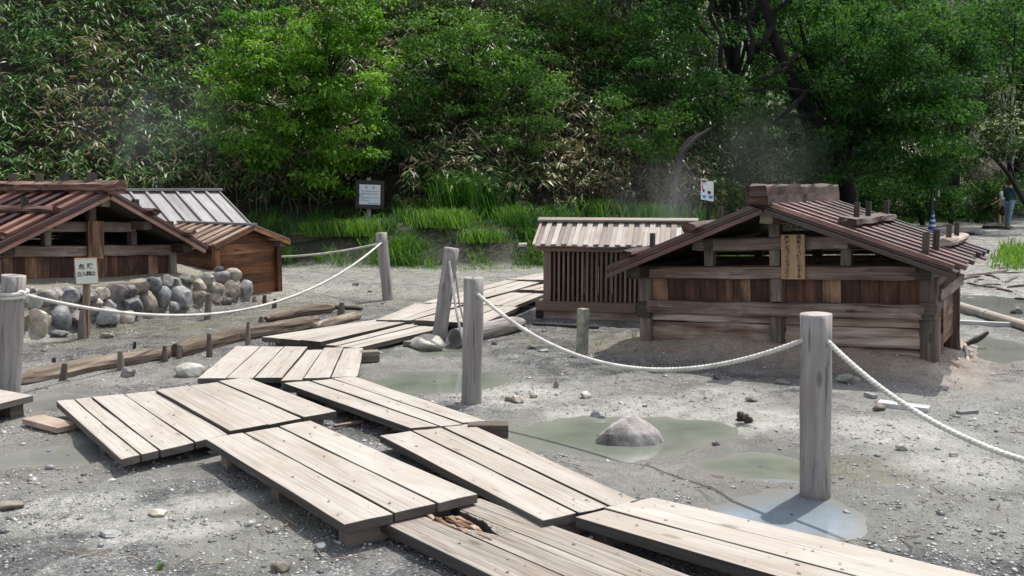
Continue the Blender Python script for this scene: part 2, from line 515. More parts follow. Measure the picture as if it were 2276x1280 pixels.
# ------------------------------------------------------------------ world light
SUN_DIR = A(0.24, 0.30, 0.0); SUN_DIR /= np.linalg.norm(SUN_DIR)
SUN_EL = math.radians(66)
world = bpy.data.worlds.new("World"); scene.world = world; world.use_nodes = True
wn = world.node_tree
for n in list(wn.nodes): wn.nodes.remove(n)
wo = wn.nodes.new("ShaderNodeOutputWorld"); bg = wn.nodes.new("ShaderNodeBackground")
sky = wn.nodes.new("ShaderNodeTexSky"); sky.sky_type = 'NISHITA'; sky.sun_disc = False
sky.sun_elevation = SUN_EL
sky.sun_rotation = math.atan2(SUN_DIR[0], SUN_DIR[1])
sky.dust_density = 2.0
bg.inputs[1].default_value = 0.15
hs = wn.nodes.new('ShaderNodeHueSaturation'); hs.inputs['Saturation'].default_value = .42
wn.links.new(sky.outputs[0], hs.inputs['Color']); wn.links.new(hs.outputs[0], bg.inputs[0]); wn.links.new(bg.outputs[0], wo.inputs[0])
sun_d = bpy.data.lights.new("sun", 'SUN'); sun_d.energy = 3.1; sun_d.angle = math.radians(.53); sun_d.color = (1, .955, .88)
sun = bpy.data.objects.new("sun", sun_d); COL.objects.link(sun)
sdir = Vector((SUN_DIR[0] * math.cos(SUN_EL), SUN_DIR[1] * math.cos(SUN_EL), math.sin(SUN_EL)))
sun.rotation_euler = sdir.to_track_quat('Z', 'Y').to_euler()
sun.location = sdir * 80
scene.view_settings.view_transform = 'Standard'; scene.view_settings.look = 'None'
scene.view_settings.exposure = 0.85; scene.view_settings.gamma = 1.0; scene.view_settings.use_curve_mapping = False
scene.cycles.use_denoising = True
scene.cycles.max_bounces = 6; scene.cycles.transparent_max_bounces = 6
scene.cycles.diffuse_bounces = 3; scene.cycles.glossy_bounces = 2; scene.cycles.transmission_bounces = 3
scene.cycles.volume_bounces = 0
scene.cycles.sample_clamp_indirect = 4.0
scene.cycles.sample_clamp_direct = 12.0
scene.cycles.use_adaptive_sampling = True; scene.cycles.adaptive_threshold = .012
scene.cycles.volume_step_rate = 2.0; scene.cycles.volume_max_steps = 64


# ------------------------------------------------------------------ terrain height
WA = P(-10, 770)[:2]; WB = P(556, 668)[:2]           # foot of the stone wall
Wdir = (WB - WA) / np.linalg.norm(WB - WA); Wlen = np.linalg.norm(WB - WA)
Wn = A(-Wdir[1], Wdir[0])                             # points behind the wall (left/back)

# main hut frame
HFR = P(2063, 830, .03); HFL = P(1437, 778, .0)
# pools: centre px, half width px, near/far px rows
POOLS = [  # (cx, cy_far, cy_near, half width, colour key, label)
    (965, 815, 868, 165, 'green'), (1330, 918, 1008, 235, 'green'), (1530, 918, 970, 130, 'green'),
    (1690, 1000, 1056, 125, 'green'), (1760, 1082, 1190, 165, 'blue'), (150, 975, 1032, 125, 'grey'),
    (125, 866, 905, 75, 'grey'), (990, 770, 790, 65, 'green'), (2215, 655, 700, 110, 'grey'), (2190, 740, 800, 95, 'grey')]


def pool_geo(p):
    cx, yf, yn, hw, _ = p
    f = P(cx, yf)[:2]; n = P(cx, yn)[:2]
    c = (f + n) / 2
    sc = np.linalg.norm(c) / 2000
    return c, hw * sc * 1.1, np.linalg.norm(f - n) / 2 * 1.1, math.atan2((f - n)[0], (f - n)[1])


POOLG = [pool_geo(p) for p in POOLS]


def pool_field(x, y):
    r = np.full(np.shape(x), 9.0)
    for (c, rx, ry, a) in POOLG:
        dx, dy = x - c[0], y - c[1]
        u = dx * math.cos(a) - dy * math.sin(a); v = dx * math.sin(a) + dy * math.cos(a)
        r = np.minimum(r, (u / rx) ** 2 + (v / ry) ** 2)
    return r


def spot(x, y, px, pyf, pyn, hw):
    """soft mask of an ellipse given by photo columns and rows, lying on the ground"""
    c, rx, ry, a = pool_geo((px, pyf, pyn, hw, ''))
    dx, dy = x - c[0], y - c[1]
    u = dx * math.cos(a) - dy * math.sin(a); v = dx * math.sin(a) + dy * math.cos(a)
    return np.clip(1.25 - ((u / rx) ** 2 + (v / ry) ** 2), 0, 1)


def wall_rel(x, y):
    dx, dy = x - WA[0], y - WA[1]
    return dx * Wdir[0] + dy * Wdir[1], dx * Wn[0] + dy * Wn[1]


def hut_rel(x, y):
    u = (HFL - HFR)[:2]; ln = np.linalg.norm(u); u = u / ln
    n = A(u[1], -u[0])
    dx, dy = x - HFR[0], y - HFR[1]
    return dx * u[0] + dy * u[1], dx * n[0] + dy * n[1], ln


def gh(x, y):
    x = np.asarray(x, float); y = np.asarray(y, float)
    z = .030 * (fbm(x * .9, y * .9, 4, 1) - .5) + .022 * (fbm(x * 4, y * 4, 4, 2) - .5) + .012 * (fbm(x * 14, y * 14, 3, 3) - .5)
    far = sstep(16, 26, y)
    z = z * (1 + 1.5 * far)
    # plateau behind the stone wall
    a, s = wall_rel(x, y)
    top = .50 - .07 * sstep(0, Wlen, a) + .10 * sstep(.3, 1.6, s) + .06 * (fbm(x * 1.6, y * 1.6, 3, 5) - .5)
    mask = sstep(-.02, .16, s) * (1 - sstep(Wlen - .12, Wlen + .08, a)) * (1 - sstep(3.0, 4.6, s))
    z = z + (top - z) * mask
    # mud mound round the main hut
    a2, s2, ln = hut_rel(x, y)
    dx = np.maximum(np.maximum(-a2 - .05, a2 - ln - .05), 0); dy = np.maximum(np.maximum(-s2, s2 - 2.0), 0)
    d = np.sqrt(dx ** 2 + dy ** 2)
    mound = .26 * np.exp(-(d / .30) ** 2) * (.55 + .5 * fbm(x * 1.4, y * 1.4, 3, 8))
    mound = mound * np.where(s2 > .25, .45 + .55 * np.exp(-((s2 - .25) / .4) ** 2), 1)
    mid = np.exp(-((a2 - ln * .42) / (ln * .45)) ** 4)
    z = z + mound * (.45 + .65 * mid)
    # pools
    e = pool_field(x, y) + .60 * (fbm(x * 3.4, y * 3.4, 5, 9) - .5) * 2
    z = z - .060 * (1 - sstep(.0, 1.5, e)) * (1 - sstep(17, 18, y))
    # bank at the foot of the slope
    yb = bank_y(x)
    z = z + .68 * sstep(0.0, 1.9, y - yb) * (1 - sstep(4.5, 7.5, x)) + .25 * sstep(0, 3, y - yb)
    return z


def bank_y(x):
    x = np.asarray(x, float)
    return np.interp(x, [-30, -14, -6, -1, 3, 5, 7, 10, 14, 20, 40], [15.5, 17.5, 18.6, 18.6, 19.3, 20.5, 24, 31, 40, 44, 48]) + .9 * (fbm(x * .35, x * 0 + 2.2, 3, 4) - .5)


def hill_z(x, y):
    """ground of the wooded slope"""
    x = np.asarray(x, float); y = np.asarray(y, float)
    d = y - bank_y(x) - np.interp(x, [-30, 3, 8, 14, 40], [2.8, 3.2, 2.0, 1.5, 1.5])
    dd = np.maximum(d, 0)
    steep = np.interp(x, [-30, 0, 6, 12, 40], [.95, .95, .9, .7, .6])
    return gh(x, y) - .05 + steep * dd * (1 - .004 * dd) + .55 * (fbm(x * .28, y * .28, 4, 12) - .5) * sstep(0, 3, dd) * 2


def grid_coords(segs):
    out = []
    for a, b, st in segs:
        out += list(np.arange(a, b, st))
    out.append(segs[-1][1])
    return np.array(out)


def grid_mesh(xs, ys, hf):
    X, Y = np.meshgrid(xs, ys, indexing='ij')
    Z = hf(X.ravel(), Y.ravel())
    V = np.stack([X.ravel(), Y.ravel(), Z], 1)
    nx, ny = len(xs), len(ys)
    i = np.arange(nx - 1)[:, None] * ny + np.arange(ny - 1)[None, :]
    F = np.stack([i, i + ny, i + ny + 1, i + 1], -1).reshape(-1, 4)
    return V, F


# ---- ground sheet
xs = grid_coords([(-160, -40, 12), (-40, -14, 1.0), (-14, -8, .2), (-8, 9, .055), (9, 16, .2), (16, 40, 1.0), (40, 160, 12)])
ys = grid_coords([(-40, 0, 5), (0, 3, .5), (3, 9, .045), (9, 15, .07), (15, 24, .16), (24, 50, .5), (50, 250, 12)])
GV, GF = grid_mesh(xs, ys, gh)
gx, gy = GV[:, 0], GV[:, 1]


def S(*spots):
    r = np.zeros(len(gx))
    for s in spots: r = np.maximum(r, spot(gx, gy, *s))
    return r


near = gy < 30
pale = S((1500, 880, 925, 170), (1350, 900, 940, 150), (1650, 900, 960, 200), (240, 1130, 1175, 230), (110, 1110, 1150, 160), (480, 1090, 1130, 110),
         (2000, 930, 990, 160), (380, 1160, 1200, 160), (1120, 850, 905, 150), (80, 735, 760, 60), (640, 630, 655, 140), (2150, 1010, 1080, 130), (1600, 860, 900, 90))
algae = S((330, 700, 780, 250), (560, 670, 720, 190), (720, 655, 700, 160), (1250, 735, 775, 130), (1380, 745, 790, 90), (930, 655, 690, 150), (750, 640, 675, 220),
          (1000, 830, 870, 120), (700, 1090, 1180, 170), (1900, 1010, 1070, 160))
pe = pool_field(gx, gy) + .9 * (fbm(gx * 3.1, gy * 3.1, 4, 13) - .5)
pw = np.clip(1.9 - pe, 0, 1); shore = 1 - sstep(.9, 2.9, pe)
wet = S((1700, 960, 1200, 500), (2150, 880, 1010, 260), (2200, 1000, 1250, 320), (700, 1040, 1260, 330), (230, 790, 860, 300), (100, 900, 1060, 230), (1150, 960, 1090, 330),
        (2200, 640, 820, 190), (900, 790, 890, 260), (1500, 830, 1010, 330), (2150, 840, 1200, 330), (300, 1010, 1090, 300))
wet = np.maximum(wet, pw)
pinkish = S((100, 760, 800, 110), (400, 800, 850, 220), (330, 880, 990, 300), (1500, 1040, 1080, 260), (180, 980, 1080, 230))
far_road = sstep(11, 15, gy)
plat_a, plat_s = wall_rel(gx, gy)
plat = sstep(.1, .4, plat_s) * (1 - sstep(Wlen - .3, Wlen, plat_a)) * (1 - sstep(4, 5, plat_s))
ha, hs, hl = hut_rel(gx, gy)
hd = np.sqrt(np.maximum(np.maximum(-ha, ha - hl), 0) ** 2 + np.maximum(np.maximum(-hs, hs - 2), 0) ** 2)
brown = np.exp(-(hd / .42) ** 2)
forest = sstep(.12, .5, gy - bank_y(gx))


def add_attr(o, name, arr):
    a = o.data.attributes.new(name, 'FLOAT', 'POINT'); a.data.foreach_set("value", np.asarray(arr, np.float32))


def ground_mat():
    m, nt, out = new_mat("wet_mineral_gravel")
    b = N(nt, "ShaderNodeBsdfPrincipled")
    g = N(nt, "ShaderNodeNewGeometry")
    pos = g.outputs["Position"]

    def att(n):
        a = N(nt, "ShaderNodeAttribute"); a.attribute_name = n; return a.outputs["Fac"]

    def noise(sc, d=5.0, r=.6, dist=0.0):
        n = N(nt, "ShaderNodeTexNoise", Scale=float(sc), Detail=float(d), Roughness=r, Distortion=dist)
        L(nt, pos, n.inputs["Vector"]); return n.outputs[0]

    big = noise(1.1, 6, .62, .5); med = noise(7, 6, .65, .3); fine = noise(48, 5, .7); grit = noise(170, 3, .7)
    # stones in the surface
    vo = N(nt, "ShaderNodeTexVoronoi", Scale=34.0, Randomness=1.0); L(nt, pos, vo.inputs["Vector"])
    vo2 = N(nt, "ShaderNodeTexVoronoi", Scale=85.0, Randomness=1.0); L(nt, pos, vo2.inputs["Vector"])
    base = ramp(nt, [(.34, (.055, .055, .057)), (.44, (.12, .12, .122)), (.54, (.215, .214, .213)), (.66, (.38, .377, .372))],
                math_n(nt, 'ADD', math_n(nt, 'MULTIPLY', big, .45), math_n(nt, 'ADD', math_n(nt, 'MULTIPLY', med, .3), math_n(nt, 'MULTIPLY', fine, .25))))
    c = base.outputs[0]
    # damp streaks
    dampf = ramp(nt, [(.42, (1, 1, 1)), (.56, (.50, .50, .51))], noise(2.6, 5, .6, 1.6))
    c = mixc(nt, 1.0, c, dampf.outputs[0], 'MULTIPLY')
    # individual pebble tints
    sep = N(nt, "ShaderNodeSeparateColor"); L(nt, vo2.outputs["Color"], sep.inputs[0])
    pt = ramp(nt, [(.0, (.30, .30, .31)), (.4, (.75, .75, .76)), (.75, (1.2, 1.2, 1.18)), (.9, (1.9, 1.88, 1.84)), (1, (2.8, 2.78, 2.7))], sep.outputs[0])
    smooth_mud = ramp(nt, [(.47, (1, 1, 1)), (.545, (0, 0, 0))], math_n(nt, 'ADD', math_n(nt, 'MULTIPLY', noise(1.25, 5, .6, 1.2), .8), math_n(nt, 'MULTIPLY', med, .2)))
    mudf = math_n(nt, 'MULTIPLY', math_n(nt, 'ADD', smooth_mud.outputs[0], .08), math_n(nt, 'ADD', math_n(nt, 'MULTIPLY', att('wet'), .75), .25), True)
    mudf = math_n(nt, 'ADD', mudf, math_n(nt, 'MULTIPLY', ramp(nt, [(.35, (0, 0, 0)), (.95, (1, 1, 1))], att('wet')).outputs[0], ramp(nt, [(.30, (.15, .15, .15)), (.50, (.9, .9, .9))], big).outputs[0]), True)
    mudf = math_n(nt, 'MAXIMUM', mudf, math_n(nt, 'MULTIPLY', att('shore'), .95))
    peb = math_n(nt, 'SUBTRACT', 1.0, mudf, True)
    c = mixc(nt, peb, c, mixc(nt, 1.0, c, pt.outputs[0], 'MULTIPLY'))
    c = mixc(nt, math_n(nt, 'MULTIPLY', mudf, .85), c, mixc(nt, med, (.18, .178, .16), (.29, .288, .265)))
    c = mixc(nt, math_n(nt, 'MULTIPLY', att('shore'), .8), c, mixc(nt, med, (.14, .139, .124), (.215, .213, .19)))
    # pinkish shards, algae, sulphur crust
    pk = math_n(nt, 'MULTIPLY', att('pink'), ramp(nt, [(.5, (0, 0, 0)), (.6, (1, 1, 1))], fine).outputs[0])
    c = mixc(nt, math_n(nt, 'MULTIPLY', pk, .5), c, (.17, .10, .095))
    ag = math_n(nt, 'MULTIPLY', att('algae'), ramp(nt, [(.42, (0, 0, 0)), (.58, (1, 1, 1))], math_n(nt, 'ADD', math_n(nt, 'MULTIPLY', med, .6), math_n(nt, 'MULTIPLY', big, .4))).outputs[0])
    c = mixc(nt, math_n(nt, 'MULTIPLY', ag, .7), c, (.135, .125, .055))
    pf = math_n(nt, 'ADD', math_n(nt, 'MULTIPLY', med, .5), math_n(nt, 'MULTIPLY', fine, .5))
    pl = math_n(nt, 'MULTIPLY', att('pale'), ramp(nt, [(.36, (0, 0, 0)), (.53, (1, 1, 1))], pf).outputs[0])
    c = mixc(nt, math_n(nt, 'MULTIPLY', pl, .62), c, (.56, .555, .50))
    c = mixc(nt, math_n(nt, 'MULTIPLY', att('road'), .55), c, mixc(nt, 1.0, (.36, .345, .315), pt.outputs[0], 'MULTIPLY'))
    c = mixc(nt, math_n(nt, 'MULTIPLY', att('plat'), .7), c, mixc(nt, fine, (.15, .13, .085), (.50, .46, .37)))
    c = mixc(nt, math_n(nt, 'MULTIPLY', att('brown'), .75), c, mixc(nt, med, (.34, .25, .185), (.60, .47, .365)))
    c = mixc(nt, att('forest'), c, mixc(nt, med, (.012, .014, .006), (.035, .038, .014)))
    L(nt, c, b.inputs["Base Color"])
    # wetness -> gloss
    wetf = math_n(nt, 'MULTIPLY', math_n(nt, 'ADD', att('wet'), .25, True), ramp(nt, [(.35, (1, 1, 1)), (.62, (0, 0, 0))], big).outputs[0], True)
    ro = math_n(nt, 'SUBTRACT', .52, math_n(nt, 'MULTIPLY', wetf, .34))
    ro = math_n(nt, 'ADD', ro, math_n(nt, 'MULTIPLY', math_n(nt, 'ADD', att('forest'), att('plat'), True), .25), True)
    ro = math_n(nt, 'SUBTRACT', ro, math_n(nt, 'MULTIPLY', math_n(nt, 'SUBTRACT', 1.0, dampf.outputs[0]), .4))
    ro = math_n(nt, 'MAXIMUM', ro, .12)
    ro = math_n(nt, 'MULTIPLY', ro, math_n(nt, 'ADD', .45, math_n(nt, 'MULTIPLY', sep.outputs[1], .8)), True)
    L(nt, ro, b.inputs["Roughness"])
    b.inputs["Specular IOR Level"].default_value = .5
    hgt = math_n(nt, 'ADD', math_n(nt, 'MULTIPLY', vo2.outputs["Distance"], -.5), math_n(nt, 'MULTIPLY', vo.outputs["Distance"], -.55))
    hgt = math_n(nt, 'ADD', math_n(nt, 'MULTIPLY', hgt, peb), math_n(nt, 'ADD', math_n(nt, 'MULTIPLY', fine, .5), math_n(nt, 'MULTIPLY', grit, .30)))
    bp = N(nt, "ShaderNodeBump", Strength=1.0, Distance=.03)
    L(nt, hgt, bp.inputs["Height"]); L(nt, bp.outputs[0], b.inputs["Normal"])
    L(nt, b.outputs[0], out.inputs[0])
    return m


M['ground'] = ground_mat()
ground = raw_mesh("ground", GV, GF, M['ground'], smooth=True)
ground["kind"] = "structure"
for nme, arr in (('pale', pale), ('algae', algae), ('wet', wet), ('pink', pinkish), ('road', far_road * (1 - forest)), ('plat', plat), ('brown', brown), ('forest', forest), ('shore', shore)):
    add_attr(ground, nme, arr)

# ---- wooded slope
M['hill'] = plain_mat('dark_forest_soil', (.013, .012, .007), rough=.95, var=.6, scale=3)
hxs = grid_coords([(-60, -20, 2), (-20, 22, .5), (22, 70, 2)])
hys = grid_coords([(18, 50, .5), (50, 100, 2)])
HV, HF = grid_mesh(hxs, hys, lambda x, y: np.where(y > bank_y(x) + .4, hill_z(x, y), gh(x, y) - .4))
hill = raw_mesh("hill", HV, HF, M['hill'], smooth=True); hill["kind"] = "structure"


# ---- standing water
def water_mat(name, c, rough=.06):
    m, nt, out = new_mat(name)
    b = N(nt, "ShaderNodeBsdfPrincipled")
    g = N(nt, "ShaderNodeNewGeometry")
    n = N(nt, "ShaderNodeTexNoise", Scale=2.2, Detail=4.0, Distortion=.8); L(nt, g.outputs["Position"], n.inputs["Vector"])
    r = ramp(nt, [(.3, tuple(v * .78 for v in c)), (.7, tuple(v * 1.15 for v in c))], n.outputs[0])
    L(nt, r.outputs[0], b.inputs["Base Color"])
    b.inputs["Roughness"].default_value = rough; b.inputs["IOR"].default_value = 1.33
    n2 = N(nt, "ShaderNodeTexNoise", Scale=14.0, Detail=2.0); L(nt, g.outputs["Position"], n2.inputs["Vector"])
    bp = N(nt, "ShaderNodeBump", Strength=.05, Distance=.01); L(nt, n2.outputs[0], bp.inputs["Height"]); L(nt, bp.outputs[0], b.inputs["Normal"])
    # thin water at the rim carries less silt: its colour runs into that of the mud
    at = N(nt, "ShaderNodeAttribute"); at.attribute_name = "tint"
    L(nt, mixc(nt, at.outputs["Fac"], (.175, .173, .157), r.outputs[0]), b.inputs["Base Color"])
    L(nt, b.outputs[0], out.inputs[0]); return m


WM = {'green': water_mat('milky_green_water', (.135, .152, .122), .08), 'blue': water_mat('milky_sky_tinted_water', (.185, .222, .255), .1), 'grey': water_mat('grey_puddle_water', (.15, .155, .145), .08)}  # blue pool: reflected sky is put into the base colour
for k, (p, (c, rx, ry, a)) in enumerate(zip(POOLS, POOLG)):
    ang = np.linspace(0, 2 * PI, 65)[:-1]
    rings = [.02, .3, .55, .75, .92, 1.08, 1.25, 1.42]; V = []; dp = []
    for q in rings:
        u = np.cos(ang) * rx * q; v = np.sin(ang) * ry * q
        X_, Y_ = c[0] + u * math.cos(a) + v * math.sin(a), c[1] - u * math.sin(a) + v * math.cos(a)
        V.append(np.stack([X_, Y_, np.full(64, -.030 + .0004 * k)], 1))
        dp.append(np.clip((-.030 - gh(X_, Y_)) / .030, 0, 1))          # depth of water over the mud
    V = np.concatenate(V); dp = np.concatenate(dp)
    F = [(i * 64 + m, i * 64 + (m + 1) % 64, (i + 1) * 64 + (m + 1) % 64, (i + 1) * 64 + m) for i in range(7) for m in range(64)] + [tuple(range(64))[::-1]]
    mb = MB(); mb.add(V, F[:-1], None, dp)
    w = mb.build("pool_water", WM[p[4]], smooth=True); w["kind"] = "structure"

# ------------------------------------------------------------------ loose stones too many to count
def scatter_stones(n, ymin, ymax, smin, smax, seed):
    r = np.random.default_rng(seed)
    # even over the picture: depth drawn so that near ground gets as many per view area
    inv = r.uniform(1 / ymax, 1 / ymin, n * 3); y = 1 / inv
    y = np.where(r.random(n * 3) < .5, r.uniform(ymin, ymax, n * 3), y)
    x = r.uniform(-.60, .60, n * 3) * y
    keep = (pool_field(x, y) > 1.0) & (fbm(x * 1.3, y * 1.3, 3, 21) + .25 * r.random(n * 3) > .50) & (y < bank_y(x))
    a, s = wall_rel(x, y)
    x, y = x[keep][:n], y[keep][:n]; n = len(x)
    base, F = ico(1)
    size = smin * (smax / smin) ** (r.random(n) ** 2.6)
    sc = np.stack([size * r.uniform(.7, 1.4, n), size * r.uniform(.7, 1.4, n), size * r.uniform(.35, .8, n)], 1)
    jit = 1 + .28 * r.normal(size=(n, len(base), 1)).clip(-1.3, 1.3)
    V = base[None] * jit * sc[:, None, :]
    th = r.uniform(0, 6.28, n); c, sn = np.cos(th)[:, None], np.sin(th)[:, None]
    V = np.stack([V[..., 0] * c - V[..., 1] * sn, V[..., 0] * sn + V[..., 1] * c, V[..., 2]], -1)
    V += np.stack([x, y, gh(x, y) + size * .12], 1)[:, None, :]
    FF = (np.array(F)[None] + (np.arange(n) * len(base))[:, None, None]).reshape(-1, 3)
    t = np.repeat(r.random(n), len(base))
    return V.reshape(-1, 3), FF, t


M['pebble'] = rock_mat('loose_pebbles', (.06, .06, .062), (.21, .208, .204), (.50, .49, .47), rough=.3, scale=5)
nt = M['pebble'].node_tree
parts = [scatter_stones(26000, 3.4, 17, .004, .013, 31), scatter_stones(330, 4, 14, .014, .032, 32)]
o0 = len(parts[0][0])
gv = raw_mesh("gravel", np.vstack([p[0] for p in parts]), np.vstack([parts[0][1], parts[1][1] + o0]), M['pebble'], np.concatenate([p[2] for p in parts]))
tag(gv, 'loose grey pebbles scattered over the wet mud', 'gravel', kind='stuff')

# twigs and bark shreds
def scatter_twigs(n, seed):
    r = np.random.default_rng(seed)
    y = 1 / r.uniform(1 / 14., 1 / 3.8, n); x = r.uniform(-.58, .58, n) * y
    keep = (pool_field(x, y) > 1.1); x, y = x[keep], y[keep]; n = len(x)
    ln = r.uniform(.03, .16, n); th = r.uniform(0, PI, n); w = r.uniform(.002, .005, n)
    d = np.stack([np.cos(th), np.sin(th), r.uniform(-.1, .1, n)], 1); s = np.stack([-np.sin(th), np.cos(th), 0 * th], 1)
    c = np.stack([x, y, gh(x, y) + .008], 1); up = A(0, 0, 1) * w[:, None]
    a = c - d * ln[:, None] / 2; b = c + d * ln[:, None] / 2 + s * (ln * r.uniform(-.2, .2, n))[:, None]
    s = s * w[:, None]
    V = np.stack([a - s, a + s, a + up * 1.6, b - s * .6, b + s * .6, b + up], 1).reshape(-1, 3)
    f = np.array([(0, 3, 5, 2), (1, 2, 5, 4), (0, 1, 4, 3)])
    F = (f[None] + (np.arange(n) * 6)[:, None, None]).reshape(-1, 4)
    return V, F, np.repeat(r.random(n), 6)


V, F, t = scatter_twigs(190, 41)
tag(raw_mesh("twig_litter", V, F, M['twig'], t), 'thin dead twigs and bark shreds littering the mud', 'litter', kind='stuff')
# ------------------------------------------------------------------ boardwalk
def lerp(a, b, t): return a + (b - a) * t


def plank(mb, a0, a1, b0, b1, dn, n=9):
    """one board with slightly wandering edges, a faint cup and worn ends"""
    ln = np.linalg.norm(a1 - a0); w = np.linalg.norm(b0 - a0); th = np.linalg.norm(dn)
    al = (a1 - a0) / ln; sd = (b0 - a0) / w
    ph = random.uniform(0, 60); ou, ov = random.uniform(0, 30), random.uniform(0, 30)
    fs = np.linspace(0, 1, n + 1)
    ea = (fbm(fs * ln * 3.1 + ph, fs * 0 + 1, 3) - .5) * .009; eb = (fbm(fs * ln * 3.1 + ph, fs * 0 + 5, 3) - .5) * .009
    zz = (fbm(fs * ln * 1.1 + ph, fs * 0 + 9, 2) - .5) * .008
    cup = random.uniform(-.003, .0035)
    V = []
    for i, f in enumerate(fs):
        wear = al * random.uniform(-.004, .004) if i in (0, n) else 0
        p = lerp(a0, a1, f) + sd * ea[i] + A(0, 0, zz[i] + cup); q = lerp(b0, b1, f) + sd * eb[i] + A(0, 0, zz[i] + cup); m = (p + q) / 2 - A(0, 0, cup)
        if i in (0, n): p, q = p + wear, q - wear
        V += [p, m, q, q + dn, p + dn]
    F = []; UV = []; edge = []
    vs = [0, w / 2, w, w + th, -th]
    for i in range(n):
        u0, u1 = ou + ln * fs[i], ou + ln * fs[i + 1]
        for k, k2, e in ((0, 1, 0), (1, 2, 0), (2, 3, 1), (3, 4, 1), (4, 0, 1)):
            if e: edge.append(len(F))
            F.append((i * 5 + k, (i + 1) * 5 + k, (i + 1) * 5 + k2, i * 5 + k2))
            v0, v1 = ov + vs[k], ov + (vs[k2] if not (k == 3) else w + th + w)
            UV.append([(u0, v0), (u1, v0), (u1, v1), (u0, v1)])
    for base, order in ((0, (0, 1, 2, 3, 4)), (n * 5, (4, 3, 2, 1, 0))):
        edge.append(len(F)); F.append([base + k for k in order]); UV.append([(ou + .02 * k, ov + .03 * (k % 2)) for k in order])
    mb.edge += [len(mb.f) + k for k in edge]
    mb.add(V, F, UV, random.random())


def platform(label, q, z, widths, mat='deck', thick=.048, gap=.011, sup=(.14, .86), jit=.012, hole=None, down=None, support_over=0.0, tw=None):
    """q: photo corners p0,p1,p2,p3 of the top; planks run p0->p1 and p3->p2"""
    zz = [z] * 4 if np.isscalar(z) else z
    c = [P(*q[i], zz[i]) for i in range(4)]
    base = (c[0] + c[1] + c[2] + c[3]) / 4
    t = thing('boardwalk_platform', label, 'boardwalk', (base[0], base[1], 0), 'boardwalk platforms across the mud')
    mb = MB(); tot = sum(widths); acc = 0
    wid = (np.linalg.norm(c[3] - c[0]) + np.linalg.norm(c[2] - c[1])) / 2
    ln = np.linalg.norm(c[1] - c[0])
    al = (c[1] - c[0]) / ln
    g = gap / wid
    dn = A(0, 0, -thick)
    for i, w in enumerate(widths):
        f0 = acc / tot + (g / 2 if i else 0); acc += w; f1 = acc / tot - (g / 2 if i < len(widths) - 1 else 0)
        a0, a1 = lerp(c[0], c[3], f0), lerp(c[1], c[2], f0); b0, b1 = lerp(c[0], c[3], f1), lerp(c[1], c[2], f1)
        j0, j1 = al * random.uniform(-jit, jit), al * random.uniform(-jit, jit)
        dz = A(0, 0, random.uniform(-.003, .003))
        a0, b0, a1, b1 = a0 + j0 + dz, b0 + j0 + dz, a1 + j1 + dz, b1 + j1 + dz
        if hole and i == hole[0]:
            hole_plank(mb, a0, a1, b0, b1, dn, hole)
        else:
            # a slightly uneven long edge: plank cut into a few lengths end to end is avoided; one clean plank
            plank(mb, a0, a1, b0, b1, dn)
            if base[1] < 9.5:      # nail heads over the bearers and small knots
                sd = (b0 - a0) / np.linalg.norm(b0 - a0); pl = np.linalg.norm(a1 - a0)
                sp_ = [(s + random.uniform(-.006, .006), g_) for s in sup for g_ in (.22, .78)] + [(random.uniform(.05, .95), random.uniform(.1, .9)) for _ in range(int(2.5 * pl))]
                for n_, (fu, fv) in enumerate(sp_):
                    nail = n_ < 2 * len(sup)
                    c_ = lerp(lerp(a0, a1, fu), lerp(b0, b1, fu), fv) + A(0, 0, .0045)
                    lu, lv = (.0045, .0045) if nail else (random.uniform(.006, .013), random.uniform(.004, .009))
                    an_ = np.linspace(0, 2 * PI, 8)[:-1]
                    mb.mark.append(len(mb.f))
                    mb.add(np.array([c_ + al * lu * math.cos(q_) + sd * lv * math.sin(q_) for q_ in an_]), [tuple(range(7))])
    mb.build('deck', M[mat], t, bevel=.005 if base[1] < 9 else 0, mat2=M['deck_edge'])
    for s in sup:
        a, b = lerp(c[0], c[1], s), lerp(c[3], c[2], s)
        d = (b - a) / np.linalg.norm(b - a)
        a2, b2 = a + d * .05, b - d * .05 + d * support_over
        zt = min(a2[2], b2[2]) - thick - .002
        h = max(.07, zt + .06)
        sb = MB(); sb.beam(A(a2[0], a2[1], a2[2] - thick - .002 - h / 2), A(b2[0], b2[1], b2[2] - thick - .002 - h / 2), .10, h)
        sb.build('support_beam', M['beam'], t)
    return t, c


